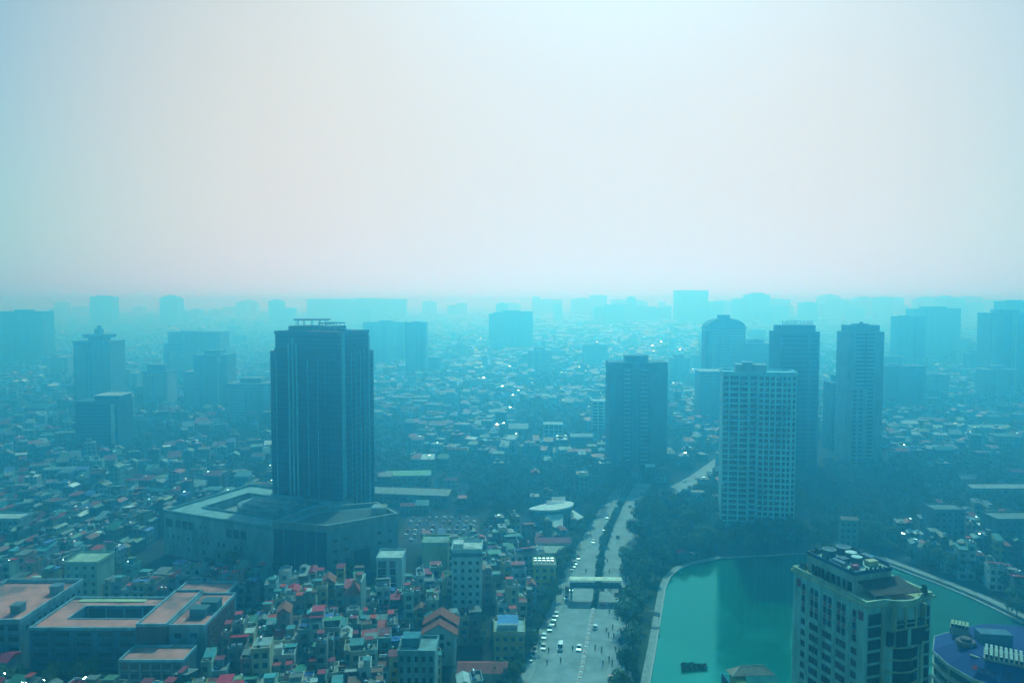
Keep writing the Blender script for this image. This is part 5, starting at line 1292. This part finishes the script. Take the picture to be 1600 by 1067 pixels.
while y < 6500:
    cell = 10.0 + max(0, y - 420) * (0.0055 if y < 2400 else 0.0085)
    hw = y * 0.70 + 60
    x = -hw
    while x < hw:
        X, Y = x + random.uniform(0, cell * 0.5), y + random.uniform(0, cell * 0.5)
        x += cell
        if blocked(X, Y, cell * 0.35) or any(in_poly(X + dx * cell * .5, Y + dy * cell * .5, CROSS_POLY) for dx in (-1, 1) for dy in (-1, 1)): continue
        if (-340 < X < -180 and Y < 470) or (-60 < X < 40 and Y < 415) or (205 < X < 400 and Y < 480): 
            if green(X, Y) > 0.42: tree_spots.append((X, Y))
            continue
        gval = green(X, Y) * (1.0 if Y < 1400 else 0.6) + random.uniform(-0.22, 0.22)
        if gval > 0.06: tree_spots.append((X, Y)); continue
        if random.random() < 0.20: tree_spots.append((X, Y)); continue
        sc = 1.0 if Y < 900 else 1.0 + (Y - 900) / 2200
        w = cell * random.uniform(0.5, 0.92); d = cell * random.uniform(0.5, 0.92)
        h = random.choice((5, 6, 7, 8, 9, 10, 12, 14)) * min(sc, 1.6)
        if random.random() < 0.03: h *= 1.9
        if random.random() < 0.06: w *= 2.2
        ang = R(14) * round(3 * mnoise.noise(Vector((X / 260, Y / 260, 9)))) + random.uniform(-0.06, 0.06)
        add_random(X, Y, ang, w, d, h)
    y += cell * 0.98
# steel water tanks on those roofs, far too many to pick out
TB = MB()
for (tx, ty, tz, ts) in tank_list: 
    a_ = random.uniform(0, 3.14); TB.tube((tx - ts * math.cos(a_), ty - ts * math.sin(a_), tz + ts * 0.8), (tx + ts * math.cos(a_), ty + ts * math.sin(a_), tz + ts * 0.8), ts * 0.7, n=8)
stuff(obj('rooftop_tanks', TB.mesh('rooftop_tanks', 'steel')))
me = bpy.data.meshes.new('low_rise_city'); me.from_pydata(V, [], F)
me.materials.append(MATS['city_walls'])
material('city_roofs', by_attr='Col', rough=0.6, metal=0.0, spec=0.25, var=0.4, scale=0.15, stain=0.4)
me.materials.append(MATS['city_roofs'])
me.polygons.foreach_set('material_index', [c[1] for c in C])
ca = me.color_attributes.new('Col', 'FLOAT_COLOR', 'CORNER')
flat = []
for f, (c, _m) in zip(F, C): flat += [*c, 1.0] * len(f)
ca.data.foreach_set('color', flat); me.update()
stuff(obj('low_rise_city', me))
print('city faces', len(F), 'near', len(NEAR), 'rest', len(REST), 'tree spots', len(tree_spots))

# ------------------------------------------------------------ trees
def tree_meshes(seed, height, crown_r, leaves, leaf):
    r = random.Random(seed)
    tb = MB(); th = height * 0.42
    tb.tube((0, 0, 0), (0.1, 0, th), 0.26, 0.17, 7)
    blobs = []
    for k in range(r.randint(6, 9)):
        a = r.uniform(0, 6.28); rad = crown_r * r.uniform(0.15, 0.7); z = height * r.uniform(0.5, 0.82)
        c = Vector((rad * math.cos(a), rad * math.sin(a), z)); blobs.append((c, crown_r * r.uniform(0.38, 0.6)))
        tb.tube((0.1, 0, th * r.uniform(0.75, 1)), tuple(c * 0.92), 0.11, 0.04, 5)
    blobs.append((Vector((0, 0, height * 0.86)), crown_r * 0.45))
    cb = MB()
    for k in range(leaves):
        c, rr = r.choice(blobs)
        n = Vector((r.gauss(0, 1), r.gauss(0, 1), r.gauss(0, 0.8))).normalized()
        p = c + n * rr * r.uniform(0.55, 1.05)
        n2 = (n + Vector((r.uniform(-.6, .6), r.uniform(-.6, .6), r.uniform(-.2, .9)))).normalized()
        u = n2.orthogonal().normalized(); v = n2.cross(u); t = r.uniform(0, 3.14); s = leaf * r.uniform(0.6, 1.3)
        e1, e2 = (u * math.cos(t) + v * math.sin(t)) * s, (v * math.cos(t) - u * math.sin(t)) * s * 0.7
        cb.face([tuple(p - e1), tuple(p + e2 * .9), tuple(p + e1), tuple(p - e2)])
    return tb.mesh('trunk', 'bark'), cb.mesh('crown', 'leaves')
KINDS = [tree_meshes(100 + k, 8 + (k % 4) * 1.1, 3.2 + (k % 3) * 0.6, 950, 0.42) for k in range(8)]
tree_rows = []
rng = random.Random(8)
def plant(x, y, zone, smin=0.8, smax=1.25):
    k = rng.randrange(8); s = rng.uniform(smin, smax)
    o = tag(obj('broadleaf_tree', None, None, (x, y, 0), rng.uniform(0, 6.28)), '', 'tree', 'trees ' + zone); o.scale = (s, s, s * rng.uniform(0.9, 1.1))
    obj('trunk', KINDS[k][0], o); obj('crown', KINDS[k][1], o)
    tree_rows.append((o, zone, y))
def fill(poly, n, zone, gap=4.0, smin=0.8, smax=1.25, avoid=None):
    xs, ys = [p[0] for p in poly], [p[1] for p in poly]; got = []; tries = 0
    while len(got) < n and tries < n * 60:
        tries += 1; x, y = rng.uniform(min(xs), max(xs)), rng.uniform(min(ys), max(ys))
        if not in_poly(x, y, poly) or any((x - a) ** 2 + (y - b) ** 2 < gap * gap for a, b in got): continue
        if avoid and avoid(x, y): continue
        got.append((x, y))
    for x, y in sorted(got, key=lambda q: q[1]): plant(x, y, zone, smin, smax)
# left kerb of the avenue
for x, y, a in along(offset(ROAD_L, -4.6), 5.6):
    if 240 < y < 470 and rng.random() < 0.9: plant(x + rng.uniform(-2.5, 0.6), y + rng.uniform(-1.5, 1.5), 'along the left kerb of the avenue', 0.65, 1.0)
# planted median
for x, y, a in along(MEDIAN, 4.5):
    if 340 < y < 520: plant(x, y, 'in the planted median of the avenue', 0.4, 0.62)
for x, y, a in along(MEDIAN, 2.6):
    if 320 < y < 340: plant(x, y, 'low on the median tip before the footbridge', 0.24, 0.36)
# bank between avenue and lake
bank_poly = [(30.5, 236)] + offset(ROAD_R, 1.6)[1:8] + [(98, 470), (120, 440), (110, 400), (96, 380)] + offset(SH, -5.5)[::-1][1:] + [(38, 236)]
fill(bank_poly, 132, 'between the avenue and the lake', 3.7, 0.75, 1.3, lambda x, y: 288 < y < 302 and x > 47)
# north shore of the lake and the foot of the pale slab
fill([(92, 386), (150, 393), (172, 396), (192, 384), (205, 400), (200, 424), (168, 430), (112, 418), (100, 408)], 46, 'on the far shore of the lake', 4.2)
# right shore
fill([(206, 300), (214, 345), (196, 378), (214, 392), (232, 350), (232, 300), (226, 270), (212, 268)], 26, 'on the right shore of the lake', 4.4)
# foot of the podium and the school yard
fill([(-150, 352), (-113, 341), (-84, 337), (-50, 352), (-52, 366), (-86, 349), (-113, 354), (-160, 376)], 16, 'at the foot of the dark podium', 3.8, 0.6, 0.95)
fill([(-172, 246), (-134, 246), (-134, 262), (-172, 262)], 14, 'in front of the courtyard school', 3.8, 0.6, 0.9)
fill([(-108, 262), (-99, 262), (-99, 318), (-108, 318)], 10, 'beside the school brick panel', 3.8, 0.6, 0.9)
fill([(-12, 262), (0, 240), (-2, 300), (-14, 300)], 9, 'around the mustard block', 3.6, 0.6, 0.9)
by = {}
for o, zone, y_ in tree_rows: by.setdefault(zone, []).append((y_, o))
for zone, rows in by.items():
    rows.sort(key=lambda q: q[0])
    for k, (y_, o) in enumerate(rows): o['label'] = 'green broadleaf tree %s, %s from the near end' % (zone, ordinal(k + 1))
print('trees', len(tree_rows))

# woods and street trees further away, too many to count
TV = []; 
rng = random.Random(9)
import numpy as np
def far_trees(spots, name):
    nr = np.random.default_rng(4)
    quads = []
    for (x, y) in spots:
        n = 110 if y < 560 else 60 if y < 800 else 30 if y < 1300 else 16
        s = 1.0 if y < 700 else 1.0 + (y - 700) / 900.0
        s = min(s, 3.0)
        nb = 1 if y > 800 else 2
        for q in range(nb):
            cx, cy = x + rng.uniform(-4, 4) * s, y + rng.uniform(-4, 4) * s
            rr = rng.uniform(2.8, 4.4) * s; hh = rng.uniform(5.5, 9.5) * (1 + (s - 1) * 0.25)
            d = nr.normal(size=(n, 3)); d /= np.linalg.norm(d, axis=1)[:, None]
            p = d * (nr.uniform(0.55, 1.05, n) * rr)[:, None]; p[:, 2] *= 0.62; p += np.array([cx, cy, hh * 0.72])
            p[:, 2] = np.maximum(p[:, 2], 0.6)
            e = nr.normal(size=(n, 3)); e /= np.linalg.norm(e, axis=1)[:, None]
            f = np.cross(e, d); f /= np.maximum(1e-6, np.linalg.norm(f, axis=1))[:, None]
            L = (5.5 / math.sqrt(n)) * s * nr.uniform(0.7, 1.3, n)[:, None]
            quads.append(np.stack([p - e * L, p + f * L * .8, p + e * L, p - f * L * .8], axis=1).reshape(-1, 3))
    A = np.concatenate(quads); n = len(A) // 4
    me = bpy.data.meshes.new(name)
    me.vertices.add(len(A)); me.vertices.foreach_set('co', A.ravel().astype(np.float32))
    me.loops.add(len(A)); me.loops.foreach_set('vertex_index', np.arange(len(A), dtype=np.int32))
    me.polygons.add(n); me.polygons.foreach_set('loop_start', np.arange(0, len(A), 4, dtype=np.int32))
    me.update(); me.validate()
    me.materials.append(MATS['leaves_far'])
    stuff(obj(name, me)); print(name, n)
for x, y, a in along(offset(ROAD_L, -6), 5): 
    if y > 465: tree_spots.append((x, y))
for x, y, a in along(offset(ROAD_R, 5), 5): 
    if y > 455: tree_spots.append((x, y))
for x, y, a in along([(104, 492), (180, 610), (250, 730)], 7): tree_spots.append((x + 16, y - 10)); tree_spots.append((x - 30, y + 18))
for k in range(160):
    x, y = rng.uniform(-26, 60), rng.uniform(402, 560)
    if not blocked(x, y, 1): tree_spots.append((x, y))
for k in range(60):
    x, y = rng.uniform(96, 200), rng.uniform(444, 520)
    if not blocked(x, y, 1): tree_spots.append((x, y))
far_trees([q for q in tree_spots if not any(in_poly(q[0] + dx, q[1] + dy, CROSS_POLY) for dx, dy in ((5, -5), (-5, 5), (0, 0), (8, -8)))], 'distant_trees')
# ------------------------------------------------------------ vehicles
def car_meshes(kind):
    L, Wd, Hb, Hc = {'car': (4.3, 1.75, 0.85, 1.45), 'van': (5.2, 1.95, 1.1, 2.2)}[kind]
    b = MB()
    prof = [(-L/2, 0.32), (-L/2, 0.75), (-L/2 + 0.25, Hb), (L/2 - 1.0, Hb), (L/2 - 0.1, Hb - 0.15), (L/2, 0.6), (L/2, 0.32)]
    def extrude(prof, w, mi=0, taper=1.0):
        n = len(prof)
        for s in (-1, 1): b_face = [(x, s * w / 2, z) for x, z in prof]; b.face(b_face if s < 0 else b_face[::-1], mi)
        for k in range(n):
            j = (k + 1) % n; b.face([(prof[k][0], -w/2, prof[k][1]), (prof[k][0], w/2, prof[k][1]), (prof[j][0], w/2, prof[j][1]), (prof[j][0], -w/2, prof[j][1])], mi)
    extrude(prof[::-1], Wd)
    cab = [(-L/2 + 0.35, Hb), (-L/2 + 0.75, Hc), (L/2 - 2.0, Hc), (L/2 - 1.15, Hb)] if kind == 'car' else [(-L/2 + 0.1, Hb), (-L/2 + 0.2, Hc), (L/2 - 1.4, Hc), (L/2 - 0.7, Hb)]
    roofp = [(cab[1][0], Hc), (cab[2][0], Hc), (cab[2][0] - .03, Hc + 0.06), (cab[1][0] + .03, Hc + 0.06)]
    extrude(roofp, Wd * 0.86)
    body = b.mesh('body', 'car_paint')
    b = MB()
    extrude(cab[::-1], Wd * 0.9); glass = b.mesh('cabin_glass', 'car_glass')
    b = MB(); b.tube((0, -0.11, 0), (0, 0.11, 0), 0.33, n=12); wheel = b.mesh('wheel', 'rubber')
    return body, glass, wheel, L, Wd
CAR, VAN = car_meshes('car'), car_meshes('van')
HEAD = math.atan2(102, 18.3)        # the avenue's direction
def vehicle(name, label, cat, kind, x, y, heading, color, group, wheels=True):
    o = thing(name, label, cat, (x, y, 0.012), heading, group)
    obj('body', kind[0], o, color=color); obj('cabin_glass', kind[1], o)
    if wheels:
        for sx in (-1, 1):
            for sy in (-1, 1): obj('wheel', kind[2], o, (sx * kind[3] * 0.31, sy * (kind[4] / 2 - 0.08), 0.33))
    return o
WHITE, SILVER, BLACK, REDC, TEALC, GREYC = (0.75, 0.76, 0.75), (0.5, 0.52, 0.53), (0.03, 0.035, 0.04), (0.35, 0.03, 0.05), (0.05, 0.25, 0.28), (0.16, 0.18, 0.19)
away, near = HEAD, HEAD + math.pi
drv = 'vehicles driving on the avenue'
vehicle('van', 'white van driving in the left lanes towards the viewer', 'van', VAN, 18.2, 281.5, near, WHITE, drv)
vehicle('car', 'white car beside the block barrier level with the white van', 'car', CAR, 25.1, 281.0, near, WHITE, drv)
vehicle('car', 'white car in right lanes just past the barrier middle', 'car', CAR, 33.2, 299.8, away, WHITE, drv)
vehicle('car', 'dark red car in right lanes below the footbridge shadow', 'car', CAR, 38.6, 321.5, away, REDC, drv)
vehicle('car', 'black and white car under the footbridge in right lanes', 'car', CAR, 41.0, 341.2, away, GREYC, drv)
vehicle('car', 'red car at the very bottom of the right lanes', 'car', CAR, 34.0, 258.5, away, REDC, drv)
vehicle('car', 'silver car on the left kerb lane just before the footbridge', 'car', CAR, 26.8, 339.5, near, SILVER, drv)
vehicle('car', 'white car stopped at left kerb below the footbridge', 'car', CAR, 23.9, 330.0, near, WHITE, drv)
vehicle('car', 'dark car beneath the trees at right kerb under footbridge', 'car', CAR, 46.4, 334.5, away, BLACK, drv)
pk = 'cars parked under trees along the left kerb'
for k, (x, y, c, n) in enumerate(((18.3, 311.5, WHITE, 'white'), (17.2, 307.5, SILVER, 'silver'), (16.2, 303, TEALC, 'teal'), (15.0, 298, TEALC, 'teal green'), (12.4, 291, WHITE, 'white'), (8.8, 283, SILVER, 'silver'), (8.4, 279.5, BLACK, 'black'), (11.8, 281.8, SILVER, 'silver'), (7.8, 275.5, WHITE, 'white'), (6.6, 272.4, TEALC, 'teal'), (29.0, 366, SILVER, 'silver'), (31.4, 374, WHITE, 'white'), (33.6, 382, BLACK, 'black'), (30.2, 370, SILVER, 'silver'))):
    vehicle('car', '%s car parked at the left kerb, %s of the row from nearest' % (n, ordinal(1 + sorted(q for q in (311.5, 307.5, 303, 298, 291, 283, 279.5, 281.8, 275.5, 272.4, 366, 374, 382, 370)).index(y))), 'car', CAR, x, y, near + 0.05, c, pk)
rng = random.Random(15)
far_drive = [(rng.uniform(0.12, 0.88), y) for y in (398, 408, 417, 430, 441, 455, 466, 480, 495, 510, 522)]
def road_at(t, y):
    def ix(p):
        for k in range(len(p) - 1):
            if p[k][1] <= y <= p[k + 1][1]: return p[k][0] + (p[k + 1][0] - p[k][0]) * (y - p[k][1]) / (p[k + 1][1] - p[k][1])
        return p[-1][0]
    return ix(ROAD_L) * (1 - t) + ix(ROAD_R) * t
for k, (t_, y) in enumerate(far_drive):
    vehicle('car', 'small car far up the avenue beyond the footbridge, %s from nearest' % ordinal(k + 1), 'car', CAR, road_at(t_, y), y, (near if t_ < 0.5 else away) - 0.08, rng.choice((WHITE, SILVER, GREYC, WHITE)), drv, False)
d2 = Vector((0.56, 0.83))
for k in range(16):
    s = 6 + k * 13; p = Vector((101, 508)) + d2 * s + Vector((0.83, -0.56)) * rng.uniform(-3, 8)
    vehicle('car', 'tiny car on the diagonal side road by pale slab, %s from nearest' % ordinal(k + 1), 'car', CAR, p.x, p.y, math.atan2(d2.y, d2.x), rng.choice((WHITE, SILVER, WHITE, GREYC)), 'cars on the diagonal side road', False)
# car park beside the podium
g = MB(); g.face([(x, y, 0.004) for x, y in ((-64, 406), (-17, 406), (-20, 461), (-62, 463))]); structure('car_park', g, 'asphalt_dark')
n = 0
for r in range(6):
    for k in range(9):
        if rng.random() < 0.25: continue
        n += 1; cn_, cc_ = rng.choice((('white', WHITE), ('white', WHITE), ('silver', SILVER), ('silver', SILVER), ('grey', GREYC), ('black', BLACK), ('red', REDC)))
        vehicle('car', '%s car in car park beside podium, %s row, %s from left' % (cn_, ordinal(r + 1), ordinal(k + 1)), 'car', CAR, -59 + k * 4.6 + rng.uniform(-.4, .4), 411 + r * 8.5, R(90) + rng.uniform(-.1, .1), cc_, 'cars in the car park beside the podium', False)
for r in range(2):
    for k in range(5):
        vehicle('car', 'car parked behind yellow house in the %s row, %s from left' % (('near', 'far')[r], ordinal(k + 1)), 'car', CAR, 8.5 + k * 2.9, 352 + r * 7, R(90) + rng.uniform(-.1, .1), rng.choice((WHITE, SILVER, WHITE)), 'cars parked behind the yellow house', False)

# ------------------------------------------------------------ motorbikes and riders
b = MB(); b.tube((-0.85, 0, 0.55), (0.55, 0, 0.75), 0.16, 0.13, 7); b.tube((-0.8, 0, 0.8), (0.15, 0, 0.78), 0.14, 0.13, 6); b.tube((0.6, 0, 0.35), (0.45, 0, 1.05), 0.06, n=6); b.box(0.38, 0.5, -0.34, 0.34, 1.0, 1.07)
b.box(-0.5, 0.2, -0.14, 0.14, 0.3, 0.6); BIKE = b.mesh('body', 'car_paint')
b = MB(); b.tube((0, -0.05, 0), (0, 0.05, 0), 0.29, n=12); BWHEEL = b.mesh('wheel', 'rubber')
def rider_mesh(seed):
    """A seated rider leaning to the bars: one skinned body."""
    v = {'pelvis': (-0.25, 0, 0.95), 'waist': (-0.22, 0, 1.12), 'chest': (-0.12, 0, 1.38), 'neck': (-0.06, 0, 1.55), 'head': (-0.03, 0, 1.68), 'crown': (-0.02, 0, 1.80)}
    for s, n in ((1, 'l'), (-1, 'r')):
        v[n + 'sh'] = (-0.10, s * 0.19, 1.45); v[n + 'el'] = (0.12, s * 0.28, 1.22); v[n + 'ha'] = (0.42, s * 0.28, 1.10)
        v[n + 'hip'] = (-0.22, s * 0.11, 0.92); v[n + 'kn'] = (0.22, s * 0.17, 0.82); v[n + 'an'] = (0.05, s * 0.17, 0.38); v[n + 'to'] = (0.24, s * 0.18, 0.33)
    keys = list(v); rad = {'pelvis': .17, 'waist': .15, 'chest': .18, 'neck': .065, 'head': .12, 'crown': .10}
    for n in 'lr': rad.update({n + 'sh': .085, n + 'el': .055, n + 'ha': .045, n + 'hip': .10, n + 'kn': .075, n + 'an': .05, n + 'to': .045})
    e = [('pelvis', 'waist'), ('waist', 'chest'), ('chest', 'neck'), ('neck', 'head'), ('head', 'crown')]
    for n in 'lr': e += [('chest', n + 'sh'), (n + 'sh', n + 'el'), (n + 'el', n + 'ha'), ('pelvis', n + 'hip'), (n + 'hip', n + 'kn'), (n + 'kn', n + 'an'), (n + 'an', n + 'to')]
    me = bpy.data.meshes.new('person'); me.from_pydata([v[k] for k in keys], [(keys.index(a), keys.index(c)) for a, c in e], [])
    ob = bpy.data.objects.new('person_source', me); COL.objects.link(ob)
    m = ob.modifiers.new('skin', 'SKIN')
    for k, sv in zip(keys, me.skin_vertices[0].data): sv.radius = (rad[k], rad[k])
    me.skin_vertices[0].data[0].use_root = True
    ob.modifiers.new('sub', 'SUBSURF').levels = 1
    bpy.context.view_layer.update()
    out = bpy.data.meshes.new_from_object(ob.evaluated_get(bpy.context.evaluated_depsgraph_get()))
    bpy.data.objects.remove(ob); out.name = 'person'
    out.materials.clear(); out.materials.append(MATS['cloth'])
    return out
RIDER = rider_mesh(1)
spots = [(22.6, 280.2, 0), (13.6, 279, 0), (12.6, 269.5, 0), (17.6, 271, 0), (17.4, 300.5, 0), (31.2, 281.5, 1), (33.4, 279.8, 1), (38.6, 280, 1), (35.2, 272, 1), (36.0, 269.5, 1), (32.6, 268.8, 1), (39.4, 291.5, 1), (37.6, 292.5, 1), (40.1, 299.5, 1),
         (37.2, 296.5, 1), (40.6, 314.0, 1), (42.0, 319.5, 1), (42.8, 321.2, 1), (41.3, 320.6, 1), (43.6, 340.4, 1), (44.6, 342.0, 1), (44.4, 338.6, 1), (46.8, 362.5, 1), (35.6, 363.0, 0), (47.6, 377.0, 1)]
CLO = [('dark', (0.03, 0.035, 0.045)), ('dark blue', (0.03, 0.06, 0.14)), ('grey', (0.14, 0.15, 0.16)), ('brown', (0.10, 0.06, 0.04))]
spots.sort(key=lambda q: q[1])
for k, (x, y, s) in enumerate(spots):
    hd = away if s else near
    side = 'right' if s else 'left'
    cn, cc = CLO[(k * 7) % 4]
    bk = thing('motorbike', 'small motorbike in the %s lanes, %s up the avenue' % (side, ordinal(k + 1)), 'motorbike', (x, y, 0.012), hd, 'motorbikes on the avenue')
    obj('body', BIKE, bk, color=rng.choice(((0.04, 0.04, 0.05), (0.2, 0.03, 0.03), (0.05, 0.08, 0.15))))
    for dx in (-0.6, 0.62): obj('wheel', BWHEEL, bk, (dx, 0, 0.29))
    p = obj('person', RIDER, None, (x, y, 0.012), hd, cc)
    tag(p, 'rider in %s clothes on the motorbike that is %s up the avenue' % (cn, ordinal(k + 1)), 'person', 'motorbike riders on the avenue')

# ------------------------------------------------------------ street furniture
def lamp(x, y, rz, label):
    t = thing('street_lamp', label, 'street lamp', (x, y, 0.1), rz, 'street lamps along the avenue')
    b = MB(); b.tube((0, 0, 0), (0, 0, 8.5), 0.1, 0.06, 7); part('pole', b, 'metal_fin', t)
    b = MB(); b.tube((0, 0, 8.5), (2.0, 0, 9.1), 0.05, 0.04, 6); part('arm', b, 'metal_fin', t)
    b = MB(); b.box(1.7, 2.5, -0.14, 0.14, 9.0, 9.16); part('lamp_head', b, 'metal_fin', t)
for k, (x, y, a) in enumerate([p for p in along(offset(ROAD_L, -1.0), 30) if 245 < p[1] < 440]): lamp(x, y, a - R(90), 'grey street lamp on the left kerb, %s from nearest' % ordinal(k + 1))
for k, (x, y, a) in enumerate([p for p in along(offset(ROAD_R, 1.0), 30) if 245 < p[1] < 440]): lamp(x, y, a + R(90), 'grey street lamp on the right kerb, %s from nearest' % ordinal(k + 1))
# billboard by the lake path
t = thing('billboard', 'small pale pink billboard on posts beside the lakeside path', 'billboard', (57.6, 303.5, 0), R(-28))
b = MB(); b.box(-2.2, 2.2, -0.1, 0.1, 3.4, 5.2); part('panel', b, 'paint', t, (0.62, 0.52, 0.50))
for x in (-1.6, 1.6):
    b = MB(); b.tube((x, 0, 0), (x, 0, 3.4), 0.09, n=6); part('post', b, 'metal_fin', t)
# gate lodge at the lake's top corner
t = thing('lake_kiosk', 'small dark kiosk with red roof at the lake top corner', 'kiosk', (85.5, 379.5, 0), R(10))
b = MB(); b.box(-3, 3, -2.2, 2.2, -0.2, 4.6); part('wall', b, 'plaster', t, (0.07, 0.12, 0.14))
b = MB(); P = rect(-3.6, 3.6, -2.8, 2.8)
for k in range(4): b.face([(*P[k], 4.6), (*P[(k + 1) % 4], 4.6), (0, 0, 6.6)])
part('roof', b, 'tile_roof', t, (0.36, 0.05, 0.07))
for k, (x, y) in enumerate(((74.5, 377.0), (71.0, 369.5), (92.5, 383.0))):
    t = thing('white_awning', 'small white awning by the lake corner kiosk, %s from left' % ORD[(2, 1, 3)[k]], 'awning', (x, y, 0), R(30), 'white awnings by the lake corner')
    b = MB(); b.face([(-2.2, -1.4, 2.6), (2.2, -1.4, 2.6), (2.2, 1.4, 3.2), (-2.2, 1.4, 3.2)]); part('sheet', b, 'cloth', t, (0.6, 0.62, 0.6))
    for sx in (-2, 2):
        for sy in (-1.2, 1.2):
            b = MB(); b.tube((sx, sy, 0), (sx, sy, 2.7), 0.05, n=5); part('post', b, 'metal_fin', t)
def haze_box():
    x0, x1, y0, y1, z0, z1 = -24000, 24000, -700, 27000, -2.2, 194
    v = [(x, y, z) for z in (z0, z1) for y in (y0, y1) for x in (x0, x1)]
    f = [(0, 2, 3, 1), (4, 5, 7, 6), (0, 1, 5, 4), (2, 6, 7, 3), (0, 4, 6, 2), (1, 3, 7, 5)]
    me = bpy.data.meshes.new('haze'); me.from_pydata(v, [], f)
    ob = bpy.data.objects.new('haze', me); scene.collection.objects.link(ob)
    ob['kind'] = 'stuff'
    m = bpy.data.materials.new('humid_air'); m.use_nodes = True
    nt = m.node_tree; nt.nodes.clear()
    out = nt.nodes.new('ShaderNodeOutputMaterial')
    pv = nt.nodes.new('ShaderNodeVolumePrincipled')
    pv.inputs['Color'].default_value = (0.10, 0.63, 1.0, 1.0)
    pv.inputs['Absorption Color'].default_value = (1, 1, 1, 1)
    pv.inputs['Density'].default_value = 1 / 590
    pv.inputs['Anisotropy'].default_value = 0.8
    nt.links.new(pv.outputs['Volume'], out.inputs['Volume'])
    me.materials.append(m)
    return ob
haze_box()
